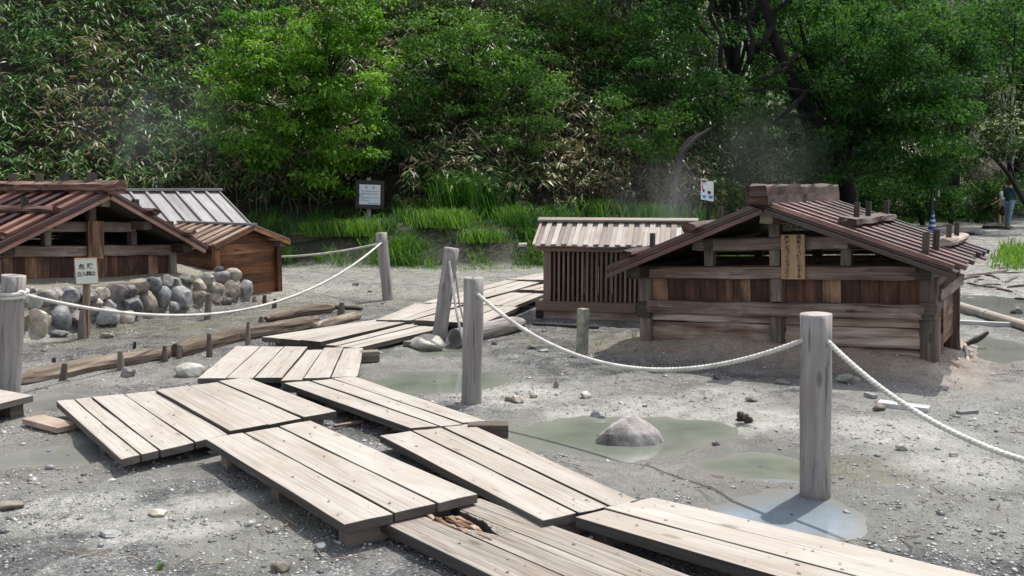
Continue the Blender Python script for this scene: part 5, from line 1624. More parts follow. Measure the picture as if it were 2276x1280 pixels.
# bits right of the hut
log_px([(2145, 772), (2156, 826)], 7, 'grey metal stake end lying by the right corner of the main hut', mat='pipe', name='rod', cat='rod', rough=.02, n=6)
mb = MB(); hk = [(2150, 764), (2168, 756), (2182, 748), (2196, 738)]
hk = np.array([PY(x, y, P(2150, 768)[1]) for x, y in hk])
mb.tube(hk, [.02, .035, .03, .018], 8, True, .2)
tag(mb.build('bent_branch', M['log_dark']), 'dark bent branch stub rising from mud right of the main hut', 'branch')
pa, pb = P(2118, 676, .05), P(2330, 740, .05)
mb = MB(); mb.tube(lerp(pa[None], pb[None], np.linspace(0, 1, 8)[:, None]), .058, 14, True)
pipe = thing('pipe', 'long beige pipe lying across the wet sand at the right edge', 'pipe', tuple(P(2200, 700, 0)))
mb.build('tube', M['pipe'], pipe, smooth=False)
j0 = lerp(pa, pb, .40); jd = (pb - pa) / np.linalg.norm(pb - pa)
mb = MB(); mb.tube(np.array([j0 - jd * .04, j0 + jd * .04]), .066, 14, True); mb.build('collar', M['rope_grey'], pipe)

# driftwood heap on the right
DW = [((2150, 612), (2276, 606)), ((2222, 598), (2290, 596)), ((2150, 630), (2200, 640)), ((2160, 640), (2225, 634)), ((2195, 638), (2250, 650)), ((2190, 612), (2222, 622)), ((2236, 628), (2262, 618)),
      ((2130, 645), (2190, 638)), ((2190, 610), (2240, 603)), ((2240, 640), (2290, 634)), ((2140, 622), (2180, 616)), ((2255, 664), (2300, 670)), ((2168, 628), (2186, 622)), ((2205, 646), (2225, 640))]
for k, (p, q) in enumerate(DW):
    m_ = ((p[0] + q[0]) / 2 + random.uniform(-6, 6), (p[1] + q[1]) / 2 + random.uniform(-4, 2))
    log_px([p, m_, q], random.uniform(3, 6.5), 'grey driftwood stick in the scatter between the wet sand and the grass patch', mat=random.choice(['log', 'log', 'dead', 'log_dark']), name='driftwood_stick', cat='driftwood',
           rough=.2, seg=8, taper=[.5, 1, .8, .4], group='driftwood sticks beside the right grass patch', n=10)

# small pale drain pipe end in the grass
p = PY(1162, 545, 19.0)
mb = MB(); mb.tube(np.array([p - A(.1, 0, 0), p + A(.08, .05, .01)]), .045, 12, True)
tag(mb.build('drain_pipe', M['rope_grey']), 'short grey pipe end poking out of the grass bank left of the lattice hut', 'pipe')

# ------------------------------------------------------------------ far things
# lamp pole with banner, blue cone
cb_ = P(2072, 512, 0)
cn = thing('traffic_cone', 'blue traffic cone with white bands standing at the foot of the black pole', 'cone', tuple(cb_))
sc = np.linalg.norm(cb_ - A(0, 0, CAM_H)) / 2000
one('base', 'cone', cn, lambda mb: mb.beam(cb_ + A(-.2, 0, .02), cb_ + A(.2, 0, .02), .4, .04), .008)
Hc = 40 * sc; r0 = .15; r1 = .03
zs = [.04, .16, .24, .36, .44, .56, .62, .80]; zs = [z / .80 * Hc for z in zs]
rr_ = lambda z: r0 + (r1 - r0) * (z - zs[0]) / (zs[-1] - zs[0])
for i in range(7):
    one('cone_band' if i % 2 else 'cone_body', 'cone_band' if i % 2 else 'cone', cn, lambda mb: mb.tube(np.array([cb_ + A(0, 0, zs[i]), cb_ + A(0, 0, zs[i + 1])]), [rr_(zs[i]), rr_(zs[i + 1])], 18, i in (0, 6)), smooth=False)
pb_ = A(cb_[0] + .08, cb_[1] + .35, 0)
pole = thing('lamp_pole', 'tall thin black pole rising behind the blue cone into the leaves', 'pole', tuple(pb_))
one('shaft', 'pole', pole, lambda mb: mb.tube(np.array([pb_ + A(0, 0, -.1), pb_ + A(0, 0, 4.6)]), .055, 12, True))
one('collar', 'pole', pole, lambda mb: mb.tube(np.array([pb_ + A(0, 0, .9), pb_ + A(0, 0, 1.05)]), .07, 12, True))
one('lamp_head', 'pole', pole, lambda mb: mb.tube(np.array([pb_ + A(0, 0, 4.55), pb_ + A(0, 0, 4.75), pb_ + A(0, 0, 5.0), pb_ + A(0, 0, 5.1)]), [.05, .16, .14, .04], 12, True))
pm = PY(2087, 424, pb_[1] - .02)
one('name_plate', 'rope_grey', pole, lambda mb: mb.beam(pm + A(0, 0, -.24), pm + A(0, 0, .24), .08, .02, (0, 1, 0)))
one('bracket', 'pole', pole, lambda mb: mb.beam(A(pb_[0], pb_[1], pm[2]), A(pm[0] - .04, pm[1], pm[2]), .02, .02))
p2 = PY(2077, 443, pb_[1] - .06)
one('sticker', 'white_paint', pole, lambda mb: mb.beam(p2 + A(0, 0, -.05), p2 + A(0, 0, .05), .05, .02, (0, 1, 0)))

# two posters on a dark stake
Yp = 20.5
ps = thing('poster_stand', 'pair of white posters on a dark stake in the shade under the big tree', 'sign', (PY(1572, 500, Yp)[0], Yp, .2))
one('stake', 'bark', ps, lambda mb: mb.beam(PY(1574, 520, Yp + .05), PY(1574, 405, Yp + .05), .07, .07, (0, 1, 0)))
def card(cx0, cy0, cx1, cy1, off, mat, name, par):
    p = [PY(cx0, cy1, Yp - off), PY(cx1, cy1 + (cx1 - cx0) * .1, Yp - off), PY(cx1, cy0 + (cx1 - cx0) * .1, Yp - off), PY(cx0, cy0, Yp - off)]
    b = A(0, .008, 0)
    mb = MB(); mb.hexa([p[0], p[1], p[1] + b, p[0] + b], [p[3], p[2], p[2] + b, p[3] + b]); return mb.build(name, M[mat], par)
c1 = card(1558, 398, 1572, 443, .03, 'paper', 'poster', ps)
c2 = card(1572, 402, 1586, 446, .015, 'white_paint', 'poster', ps)
c2["label"] = 'torn dark-patched poster'
card(1559.5, 400, 1570.5, 404.5, .036, 'ink', 'heading', c1)
card(1560, 407, 1569, 409, .036, 'ink_red', 'red_print', c1)
card(1560.5, 411, 1563, 421, .036, 'ink_red', 'red_print', c1)
card(1562, 420, 1566, 427, .036, 'sign_frame', 'black_print', c1)
card(1562, 433, 1569, 440, .036, 'ink_blue', 'blue_print', c1)
card(1573, 424, 1580, 431, .021, 'sign_frame', 'dark_patch', c2)
card(1575, 434, 1584, 441, .021, 'ink_blue', 'blue_print', c2)


# ------------------------------------------------------------------ people
def skin(name, J, E, mat, parent, sub=2):
    names = list(J.keys())
    me = bpy.data.meshes.new(name)
    off = WOFF[parent.name]
    me.from_pydata([tuple(np.array(J[n][0]) - 0 * off) for n in names], [(names.index(a), names.index(b)) for a, b in E], [])
    o = bpy.data.objects.new(name, me); COL.objects.link(o); o.parent = parent; WOFF[o.name] = off
    sk = o.modifiers.new("skin", 'SKIN'); sk.use_smooth_shade = True
    sv = me.skin_vertices[0].data
    for i, n in enumerate(names):
        r = J[n][1]
        sv[i].radius = (r, r) if np.isscalar(r) else r
        sv[i].use_root = (i == 0)
    s = o.modifiers.new("smooth", 'SUBSURF'); s.levels = sub; s.render_levels = sub
    me.materials.append(M[mat])
    return o


def person(bx, by, hpx, face, J_arm, label, group=None):
    g = P(bx, by, 0); sc = np.linalg.norm(g - A(0, 0, CAM_H)) / 2000
    t = thing('person', label, 'person', tuple(g), group)
    t.rotation_euler = (0, 0, face); k = hpx * sc / 1.70
    t.scale = (k, k, k)
    return t


def finger_chain(J, E, hand, d, out, tag_):
    """five short fingers from the palm"""
    h = np.array(hand); d = np.array(d, float); d /= np.linalg.norm(d); o = np.array(out, float); o -= d * np.dot(o, d); o /= np.linalg.norm(o)
    for i, (off, ln) in enumerate(((-.03, .055), (-.01, .07), (.01, .072), (.03, .062))):
        J[f'{tag_}f{i}a'] = (tuple(h + o * off + d * .05), .009); J[f'{tag_}f{i}b'] = (tuple(h + o * off * 1.05 + d * (.05 + ln * .6) + np.cross(d, o) * .008), .008)
        J[f'{tag_}f{i}c'] = (tuple(h + o * off * 1.05 + d * (.05 + ln) + np.cross(d, o) * .022), .006)
        E += [(tag_ + 'palm', f'{tag_}f{i}a'), (f'{tag_}f{i}a', f'{tag_}f{i}b'), (f'{tag_}f{i}b', f'{tag_}f{i}c')]
    J[f'{tag_}ta'] = (tuple(h - o * .045 + d * .015), .010); J[f'{tag_}tb'] = (tuple(h - o * .06 + d * .045), .008)
    E += [(tag_ + 'palm', f'{tag_}ta'), (f'{tag_}ta', f'{tag_}tb')]


def body(t, armL, armR, stride=.08, skinmat='skin', female=False):
    J = {'pelvis': ((0, 0, .93), (.13, .10)), 'waist': ((0, 0, 1.06), (.115, .085)), 'chest': ((0, -.005, 1.26), (.14, .10)), 'neck0': ((0, .0, 1.42), .055), 'neck1': ((0, -.01, 1.48), .048),
         'head0': ((0, -.015, 1.55), .078), 'head1': ((0, -.01, 1.63), .083), 'head2': ((0, -.005, 1.68), .055), 'nose': ((0, -.10, 1.575), .012),
         'hipL': ((.085, 0, .90), .085), 'kneeL': ((.085, -.02 - stride * .3, .50), .055), 'ankleL': ((.085, -stride * .3, .08), .036), 'toeL': ((.09, -.13 - stride * .3, .03), .028),
         'hipR': ((-.085, 0, .90), .085), 'kneeR': ((-.09, .0 + stride * .3, .50), .055), 'ankleR': ((-.09, stride * .6, .08), .036), 'toeR': ((-.1, -.13 + stride * .6, .03), .028),
         'shL': ((.165, 0, 1.38), .055), 'shR': ((-.165, 0, 1.38), .055),
         'earL': ((.082, 0, 1.58), .014), 'earR': ((-.082, 0, 1.58), .014)}
    E = [('pelvis', 'waist'), ('waist', 'chest'), ('chest', 'neck0'), ('neck0', 'neck1'), ('neck1', 'head0'), ('head0', 'head1'), ('head1', 'head2'), ('head0', 'nose'),
         ('pelvis', 'hipL'), ('hipL', 'kneeL'), ('kneeL', 'ankleL'), ('ankleL', 'toeL'), ('pelvis', 'hipR'), ('hipR', 'kneeR'), ('kneeR', 'ankleR'), ('ankleR', 'toeR'),
         ('chest', 'shL'), ('chest', 'shR'), ('head0', 'earL'), ('head0', 'earR')]
    for sd, arm in (('L', armL), ('R', armR)):
        el, wr = arm
        J['el' + sd] = (el, .038); J['wr' + sd] = (wr, .026)
        d = (np.array(wr) - np.array(el)); d /= np.linalg.norm(d)
        J[sd + 'palm'] = (tuple(np.array(wr) + d * .06), (.03, .016))
        E += [('sh' + sd, 'el' + sd), ('el' + sd, 'wr' + sd), ('wr' + sd, sd + 'palm')]
        finger_chain(J, E, np.array(wr) + d * .055, d, (0, 1, .2), sd)
    skin('body', J, E, skinmat, t)
    return J


def sub_skin(name, J, keys, E, mat, t, grow=.012, extra=None):
    JJ = {}
    for k in keys:
        p, r = J[k]
        JJ[k] = (p, tuple(x + grow for x in r) if not np.isscalar(r) else r + grow)
    if extra: JJ.update(extra)
    return skin(name, JJ, E, mat, t)


w1 = person(2226, 507, 84, math.radians(-150), None, 'person in white top and black skirt with long dark hair, one arm held out', 'two walkers on the far path')
J = body(w1, ((.30, .10, 1.17), (.40, -.06, 1.02)), ((-.24, -.02, 1.13), (-.20, -.16, .98)))
sub_skin('shirt', J, ['waist', 'chest', 'shL', 'shR', 'neck0'], [('waist', 'chest'), ('chest', 'neck0'), ('chest', 'shL'), ('chest', 'shR'), ('shL', 'sl'), ('shR', 'sr'), ('waist', 'hem')], 'shirt', w1, .022,
         {'sl': ((.24, .06, 1.26), .06), 'sr': ((-.21, -.01, 1.24), .06), 'hem': ((0, 0, .96), (.155, .125))})
skin('skirt', {'a': ((0, 0, 1.0), (.14, .11)), 'b': ((0, 0, .85), (.165, .135)), 'c': ((0, 0, .62), (.17, .14)), 'd': ((0, 0, .48), (.165, .14))}, [('a', 'b'), ('b', 'c'), ('c', 'd')], 'shorts', w1)
skin('hair', {'a': ((0, .015, 1.69), (.075, .08)), 'b': ((0, .035, 1.62), (.098, .085)), 'c': ((0, .07, 1.48), (.10, .06)), 'd': ((0, .10, 1.32), (.09, .045)), 'e': ((0, .105, 1.20), (.06, .03))},
     [('a', 'b'), ('b', 'c'), ('c', 'd'), ('d', 'e')], 'hair', w1)
skin('bag_strap', {'a': ((-.13, .10, 1.40), .014), 'b': ((0, .135, 1.22), .014), 'c': ((.13, .10, 1.06), .014), 'd': ((.17, .06, .98), .014)}, [('a', 'b'), ('b', 'c'), ('c', 'd')], 'bag', w1, 1)
for s, y in ((1, -.13), (-1, -.08)):
    skin('sandal', {'a': ((.088 * s, y + .16, .03), (.045, .03)), 'b': ((.09 * s, y + .02, .025), (.045, .025))}, [('a', 'b')], 'shoe_pink', w1, 1)
w2 = person(2239, 509, 95, math.radians(115), None, 'taller person in dark teal top and light jeans carrying a small black bag', 'two walkers on the far path')
J = body(w2, ((.21, -.05, 1.12), (.13, -.24, 1.15)), ((-.21, -.05, 1.12), (-.13, -.24, 1.15)), stride=.14)
sub_skin('sweater', J, ['waist', 'chest', 'shL', 'shR', 'neck0', 'elL', 'elR', 'wrL', 'wrR'],
         [('waist', 'chest'), ('chest', 'neck0'), ('chest', 'shL'), ('chest', 'shR'), ('shL', 'elL'), ('shR', 'elR'), ('elL', 'wrL'), ('elR', 'wrR'), ('waist', 'hem')], 'teal', w2, .02, {'hem': ((0, 0, .94), (.15, .125))})
sub_skin('jeans', J, ['pelvis', 'hipL', 'hipR', 'kneeL', 'kneeR', 'ankleL', 'ankleR'], [('pelvis', 'hipL'), ('pelvis', 'hipR'), ('hipL', 'kneeL'), ('hipR', 'kneeR'), ('kneeL', 'ankleL'), ('kneeR', 'ankleR')], 'denim', w2, .022)
skin('hair', {'a': ((0, .0, 1.73), (.08, .09)), 'b': ((0, .025, 1.66), (.105, .10)), 'c': ((0, .045, 1.57), (.10, .075)), 'd': ((0, .05, 1.50), (.075, .045))}, [('a', 'b'), ('b', 'c'), ('c', 'd')], 'hair_brown', w2)
skin('shoulder_bag', {'a': ((.17, -.06, .92), (.05, .10)), 'b': ((.18, -.06, .74), (.06, .12))}, [('a', 'b')], 'bag', w2, 1)
skin('bag_strap', {'a': ((-.10, -.10, 1.41), .014), 'b': ((0.02, -.14, 1.22), .014), 'c': ((.15, -.12, 1.02), .014), 'd': ((.18, -.08, .93), .014)}, [('a', 'b'), ('b', 'c'), ('c', 'd')], 'bag', w2, 1)
for k in ('L', 'R'):
    an, to = J['ankle' + k][0], J['toe' + k][0]
    skin('shoe', {'a': ((an[0], an[1] + .03, .045), (.045, .045)), 'b': ((to[0], to[1], .035), (.045, .032))}, [('a', 'b')], 'shoe', w2, 1)
# ------------------------------------------------------------------ foliage
def nrmz(v): return v / (np.linalg.norm(v, axis=-1, keepdims=True) + 1e-9)


def leaf_arrays(Pb, D, Nn, Ln, Wd, droop):
    """folded, drooping leaf: base, two shoulders, tip"""
    D = nrmz(D); S_ = nrmz(np.cross(D, Nn)); U = np.cross(S_, D)
    Ln = Ln[:, None]; Wd = Wd[:, None]
    mid = Pb + D * Ln * .42 - A(0, 0, 1) * (droop[:, None] * Ln * .12)
    Lf = mid - S_ * Wd / 2 + U * Wd * .14; Rt = mid + S_ * Wd / 2 + U * Wd * .14
    tip = Pb + D * Ln - A(0, 0, 1) * (droop[:, None] * Ln * .5)
    V = np.stack([Pb, Lf, tip, Rt], 1)
    n = len(Pb)
    F = (np.array([(0, 3, 1), (1, 3, 2)])[None] + (np.arange(n) * 4)[:, None, None]).reshape(-1, 3)
    return V.reshape(-1, 3), F


def clump_leaves(r, C, R, per, size, flat=.5, updir=1.0, aspect=.5, toward=None):
    """leaves for clumps with centres C (n,3) and radii R (n,)"""
    n = len(C)
    ci = np.repeat(np.arange(n), per)
    off = r.normal(size=(len(ci), 3)); off = nrmz(off) * (r.random((len(ci), 1)) ** .45)
    off[:, 2] *= flat
    Pb = C[ci] + off * R[ci][:, None]
    D = nrmz(off + r.normal(scale=.5, size=off.shape) + A(0, 0, -.15))
    Nn = nrmz(A(0, 0, updir) + r.normal(scale=.45, size=off.shape) + off * .35)
    Ln = size * r.uniform(.6, 1.3, len(ci)); Wd = Ln * aspect * r.uniform(.8, 1.2, len(ci))
    V, F = leaf_arrays(Pb, D, Nn, Ln, Wd, r.uniform(.0, .7, len(ci)))
    base = np.clip(r.normal(.5, .18, n), 0, 1)[ci]
    t = np.clip(base + r.normal(0, .2, len(ci)), 0, 1)
    return V, F, np.repeat(t, 4)


def clumps_px(r, ells, Y, dep):
    """clump centres spread through ellipses given in the photograph, with real depth round Y"""
    out = []
    for (cx, cy, rx, ry, n) in ells:
        a = r.uniform(0, 2 * PI, n); q = np.sqrt(r.random(n)) * r.uniform(.85, 1.15, n)
        dz = r.uniform(-1, 1, n) * dep * np.sqrt(np.clip(1.1 - q ** 2, .05, 1))
        for k in range(n): out.append(PY(cx + rx * q[k] * math.cos(a[k]), cy + ry * q[k] * math.sin(a[k]), Y + dz[k]))
    return np.array(out)


def limbs(mb, base, C, r, trunk_r, forks=.45, nlimb=14, crook=.25, seg=7):
    """trunk and main limbs reaching into the crown"""
    top = C[np.argmax(C[:, 2])]; cen = C.mean(axis=0)
    end = cen * .6 + top * .4
    m = 8; t = np.linspace(0, 1, m)[:, None]
    tr = base + (end - base) * t + r.normal(0, crook * .35, (m, 3)) * np.sin(t * PI)
    tr[0] = base - A(0, 0, .3)
    mb.tube(tr, trunk_r * np.linspace(1.15, .3, m), 9, True, .12)
    for i in r.permutation(len(C))[:nlimb]:
        k = int(r.integers(2, m - 1)); s = tr[k]; e = C[i]
        q = np.linspace(0, 1, 6)[:, None]
        bend = A(0, 0, 1) * np.linalg.norm(e - s) * .10
        b = s + (e - s) * q + np.sin(q * PI) * (bend + r.normal(0, crook * .3, 3))
        mb.tube(b, trunk_r * (.42 * (1 - k / m) + .18) * np.linspace(1, .2, 6), seg, False, .08)


def tree(name, label, base, ells, Y, dep, mat, size, per, crad, seed, trunk_r=.09, bark='bark', cat='tree', group=None, flat=.5, aspect=.5, nlimb=16, updir=1.0, cent=None, extra=None):
    r = np.random.default_rng(seed)
    C = clumps_px(r, ells, Y, dep) if cent is None else cent
    t = thing(name, label, cat, tuple(base), group)
    R = crad * r.uniform(.6, 1.35, len(C))
    V, F, tt = clump_leaves(r, C, R, per, size, flat, updir, aspect)
    raw_mesh('crown', V, F, M[mat], tt, parent=t)
    mb = MB(); limbs(mb, np.array(base), C, r, trunk_r, nlimb=nlimb)
    if extra: extra(mb)
    mb.build('trunk', M[bark], t, smooth=True)
    return t


def hz(x, y): return float(hill_z(np.array([x]), np.array([y]))[0])


def on_hill(px, Y):
    x = PY(px, 400, Y)[0]; return A(x, Y, hz(x, Y))


# ---- bamboo grass over the slope: one mass
r = np.random.default_rng(77)
n = 31000
x = r.uniform(-19, 26, n); dd = r.uniform(0, 1, n) ** 1.15 * 14.5
y = bank_y(x) + np.interp(x, [-30, 3, 8, 14], [2.9, 3.2, 2.0, 1.5]) + dd
z = hill_z(x, y)
keep = (fbm(x * .55, y * .55, 3, 31) > .22) & (np.abs(x / y) < .66) & ~((np.abs(x - nbase[0]) < .75) & (y < 22.6))
x, y, z = x[keep], y[keep], z[keep]; n = len(x)
hgt = r.uniform(.25, 1.0, n) * (.55 + .9 * fbm(x * .6, y * .6, 3, 33))
head = np.stack([x + r.normal(0, .1, n), y - .25 * hgt + r.normal(0, .1, n), z + hgt], 1)
k = 7
ci = np.repeat(np.arange(n), k)
az = np.repeat(r.uniform(0, 2 * PI, n), k) + np.tile(np.arange(k) * 2 * PI / k, n) * .8 + r.normal(0, .35, n * k)
el = np.repeat(r.uniform(-.5, .15, n), k) + r.normal(0, .22, n * k)
D = np.stack([np.cos(az) * np.cos(el), np.sin(az) * np.cos(el) - .25, np.sin(el)], 1)
Nn = nrmz(A(0, -.1, 1) + r.normal(scale=.3, size=D.shape))
Ln = r.uniform(.16, .32, n * k); Wd = Ln * r.uniform(.15, .21, n * k)
V, F = leaf_arrays(head[ci] + r.normal(0, .04, (n * k, 3)), D, Nn, Ln, Wd, r.uniform(.2, .9, n * k))
# living or dried: in patches, dry ones low on the slope, green ones on the left shoulder
pg = fbm(x * .5, y * .5, 4, 35) * 1.5 - .13 + .22 * sstep(-6, -9, x) * sstep(3, 5, y - bank_y(x)) - .18 * sstep(4, 2, y - bank_y(x) - 2.5) + .1 * sstep(3, 6, x)
green = r.random(n * k) < np.clip(pg, .06, .93)[ci]
tt = np.where(green, np.clip(r.normal(.26, .14, n * k), 0, .5), np.clip(r.normal(.76, .13, n * k), .52, 1))
sasa = raw_mesh('bamboo_grass', V, F, M['sasa'], np.repeat(tt, 4))
tag(sasa, 'dense bamboo grass with green and dried straw leaves covering the slope', 'bamboo grass', kind='stuff')
# its canes
m = 5200
ii = r.permutation(n)[:m]
w = .006
b0 = np.stack([x[ii], y[ii], z[ii] - .05], 1); b1 = head[ii]
V = np.stack([b0 - A(w, 0, 0), b0 + A(w, 0, 0), b1 + A(w * .6, 0, 0), b1 - A(w * .6, 0, 0)], 1).reshape(-1, 3)
F = np.arange(m * 4).reshape(-1, 4)
cn_ = raw_mesh('bamboo_grass_canes', V, F, M['twig'], np.full(m * 4, .5))
tag(cn_, 'thin brown canes of the bamboo grass on the slope', 'bamboo grass', kind='stuff')


# ---- grass blades
def blades(r, x, y, z, ln, w, lean, spread=.5):
    n = len(x)
    az = r.uniform(0, 2 * PI, n); out = np.stack([np.cos(az), np.sin(az), 0 * az], 1) * (lean * r.uniform(.3, 1.3, n))[:, None]
    b = np.stack([x, y, z - .02], 1); s = np.stack([-np.sin(az + .9), np.cos(az + .9), 0 * az], 1) * (w / 2)[:, None]
    l = ln[:, None]
    m_ = b + out * l * .35 + A(0, 0, 1) * l * .62; t_ = b + out * l * 1.0 + A(0, 0, 1) * l * (.95 - .35 * np.linalg.norm(out, axis=1)[:, None])
    V = np.stack([b - s, b + s, m_ - s * .8, m_ + s * .8, t_], 1).reshape(-1, 3)
    F = (np.array([(0, 1, 3), (0, 3, 2), (2, 3, 4)])[None] + (np.arange(n) * 5)[:, None, None]).reshape(-1, 3)
    return V, F


def grass(name, label, x, y, z, lo, hi, seed, w=.012, lean=.6, tb=.5):
    r = np.random.default_rng(seed); n = len(x)
    tall = np.clip(fbm(x * .9, y * .9, 3, seed) * 2 - .4, .15, 1.2)
    V, F = blades(r, x, y, z, (lo + (hi - lo) * r.random(n)) * (.45 + .7 * tall), np.full(n, w) * r.uniform(.7, 1.4, n), np.full(n, lean))
    t = np.clip(np.repeat(np.clip(r.normal(tb, .22, n), 0, 1), 5), 0, 1)
    return raw_mesh(name, V, F, M['grass'], t)


r = np.random.default_rng(88)
nt_ = 2000; per = 20
tx = r.uniform(-8.5, 8.5, nt_); td = r.uniform(.15, 3.3, nt_); ty = bank_y(tx) + td
den = fbm(tx * .8, ty * .8, 3, 41)
pxx = 1138 + 2000 * tx / ty
kp = (r.random(nt_) < np.clip((den - .37) * 5.5, .25, 1)) & ~((pxx > 640) & (pxx < 880) & (ty > 19.05) & (ty < 19.95) & (r.random(nt_) < .9)) & ~((td > 1.6) & (r.random(nt_) < .6)); tx, ty, den = tx[kp], ty[kp], den[kp]; nt_ = len(tx)
sz = np.repeat(r.uniform(.5, 1.25, nt_) * (.5 + den), per)
x = np.repeat(tx, per) + r.normal(0, .085, nt_ * per); y = np.repeat(ty, per) + r.normal(0, .085, nt_ * per)
V, F = blades(r, x, y, gh(x, y), .40 * sz * r.uniform(.4, 1.3, len(x)), np.full(len(x), .017) * r.uniform(.7, 1.3, len(x)), np.full(len(x), .95))
tb_ = np.repeat(np.clip(r.normal(.26, .2, nt_) + .32 * (td[kp] < .9), 0, 1), per)  # tufts nearer the slope darker: shrub shade put into the tint
tag(raw_mesh('bank_grass', V, F, M['grass'], np.repeat(np.clip(tb_ + r.normal(0, .15, len(x)), 0, 1), 5)), 'bright green grass growing along the bank below the slope', 'grass', kind='stuff')
# low green fringe before the bank
n = 5200; x = r.uniform(-6, 5, n); y = bank_y(x) + r.normal(.05, .22, n)
tag(grass('verge_grass', '', x, y, gh(x, y), .03, .11, 43, .012, .5, .75), 'short light green weeds at the edge of the gravel road', 'grass', kind='stuff')
# right hand patch beyond the wet sand, and the floor under the trees
n = 12000
x = r.uniform(9.6, 18, n); y = r.uniform(18.0, 25.5, n)
kp = x > 9.75 + (y - 18.3) * .56 + .9 * (fbm(x * 1.3, y * 1.3, 3, 44) - .3); x, y = x[kp], y[kp]
tag(grass('patch_grass', '', x, y, gh(x, y), .10, .38, 45, .02, .6, .75), 'sunlit yellow-green grass patch at the right edge', 'grass', kind='stuff')
n = 16000; x = r.uniform(4.5, 24, n); d = r.uniform(-1.0, 3.5, n) ; y = bank_y(x) + d
kp = (fbm(x * .7, y * .7, 3, 46) > .4); x, y = x[kp], y[kp]
tag(grass('forest_grass', '', x, y, np.maximum(gh(x, y), hill_z(x, y) * (y > bank_y(x) + 1.6)), .10, .40, 47, .022, .7, .4), 'shaded green grass under the trees along the far path', 'grass', kind='stuff')

# ---- tussocks and sprouts that stand alone
def tussock(px, Y, hpx, wpx, n, label, seed, name='grass_tussock', tb=.45, w=.014, z=None, lean=.8):
    r = np.random.default_rng(seed); c = PY(px, 500, Y)[0]
    zz = float(gh(np.array([c]), np.array([Y]))[0]) if z is None else z
    s = Y / 2000
    x = c + r.normal(0, wpx * s * .22, n); y = Y + r.normal(0, wpx * s * .2, n)
    V, F = blades(r, x, y, np.full(n, zz), hpx * s * r.uniform(.45, 1.15, n), np.full(n, w), np.full(n, lean))
    return tag(raw_mesh(name, V, F, M['grass'], np.repeat(np.clip(r.normal(tb, .2, n), 0, 1), 5), loc=(c, Y, zz)), label, 'grass')


tussock(1040, 21.6, 125, 150, 1700, 'tall dark green grass tussock at the foot of the slope right of notice board', 51, tb=.22, w=.016, lean=.55)
tussock(1130, 22.4, 70, 110, 700, 'smaller dark grass tussock right beside the tallest one', 52, tb=.25)
tussock(1450, 21.4, 60, 150, 700, 'grass tussock on the bank above the lattice hut roof', 53, tb=.35)
tussock(990, 20.2, 55, 170, 900, 'wide bright grass tussock in front of the retaining board end', 54, tb=.7, w=.018)
tussock(800, 20.0, 50, 120, 600, 'bright grass tussock at the foot of the notice post', 55, tb=.7, w=.018)
tussock(700, 20.0, 45, 110, 500, 'grass tussock before the retaining board left of the notice post', 56, tb=.55, w=.018)
tussock(1885, 29.0, 22, 120, 500, 'shaded grass tussock at the foot of the big tree trunk', 57, tb=.45, w=.02)
for k, (px, Y, h_, w_, lb) in enumerate(((610, 19.2, 45, 110, 'grass tussock beside the cabin corner below the bank'), (905, 19.4, 48, 100, 'leaning grass tussock behind the far leaning post'), (1075, 19.6, 42, 130, 'low wide grass tussock on the lower bank behind the tilted post'),
                                        (1150, 20.4, 60, 120, 'grass tussock hanging over the grey pipe end'), (1330, 21.8, 60, 130, 'shaded grass tussock behind the lattice hut ridge'), (940, 21.8, 62, 90, 'dark upright grass tussock touching the left side of the tallest one'))):
    tussock(px, Y, h_, w_, 520, lb, 160 + k, tb=.42 + .12 * (k % 3), w=.016)
g = P(76, 668); tussock(76, g[1] * .98, 60, 22, 14, 'thin green sprouts on top of the boulder wall beside the edge post', 58, 'grass_sprout', .8, .012, .50, .35)
g = P(296, 766); tussock(592, P(590, 768)[1], 34, 14, 8, 'few bright grass blades before the sharp platform corner', 59, 'grass_sprout', .8, .012, 0, .35)
tussock(1411, P(1411, 758)[1], 40, 12, 8, 'green grass blades by the left post of the main hut', 60, 'grass_sprout', .8, .010, 0, .3)
tussock(1333, P(1333, 770)[1], 30, 18, 8, 'sparse weed between the concrete stub and the main hut', 61, 'grass_sprout', .6, .006, 0, .4)
tussock(325, P(325, 1262)[1], 36, 14, 9, 'yellowing weed sprout on the gravel at the lower left', 62, 'grass_sprout', .9, .007, 0, .35)

# ---- trees and shrubs in front of the slope
b = on_hill(700, 23.2)
tree('maple_tree', 'bright yellow-green leafy tree, sunlit, growing on the slope left of centre', b,
     [(690, 70, 180, 90, 46), (600, 130, 120, 60, 22), (760, 170, 130, 90, 30), (640, 225, 170, 70, 34), (520, 175, 60, 40, 8), (770, 290, 95, 80, 22), (650, 330, 140, 60, 26), (560, 300, 90, 60, 14), (740, 385, 110, 45, 16), (480, 255, 40, 30, 5), (790, 30, 90, 60, 14)],
     21.9, 1.5, 'leaf_bright', .115, 120, .36, 101, .085, flat=.38, aspect=.5, nlimb=26)
b = on_hill(1040, 24.6)
tree('young_tree', 'mid green tree with feathery lit top growing on the slope right of the bright one', b,
     [(1010, 60, 120, 40, 18), (950, 130, 90, 70, 16), (1080, 130, 120, 70, 24), (1150, 180, 110, 80, 22), (1000, 220, 110, 60, 16), (1120, 260, 110, 60, 18), (930, 230, 60, 70, 8)],
     24.0, 1.4, 'leaf_mid', .10, 110, .40, 102, .075, flat=.42, nlimb=20)
b = on_hill(905, 22.9)
tree('shrub', 'dark shrub filling the gap between the bright tree and the slope behind the notice board', b,
     [(880, 300, 70, 70, 14), (930, 360, 70, 40, 10), (840, 370, 60, 40, 8), (900, 200, 50, 70, 8)], 22.7, .8, 'leaf_dark', .085, 90, .33, 103, .04, cat='shrub', nlimb=8)
b = on_hill(1165, 22.6)
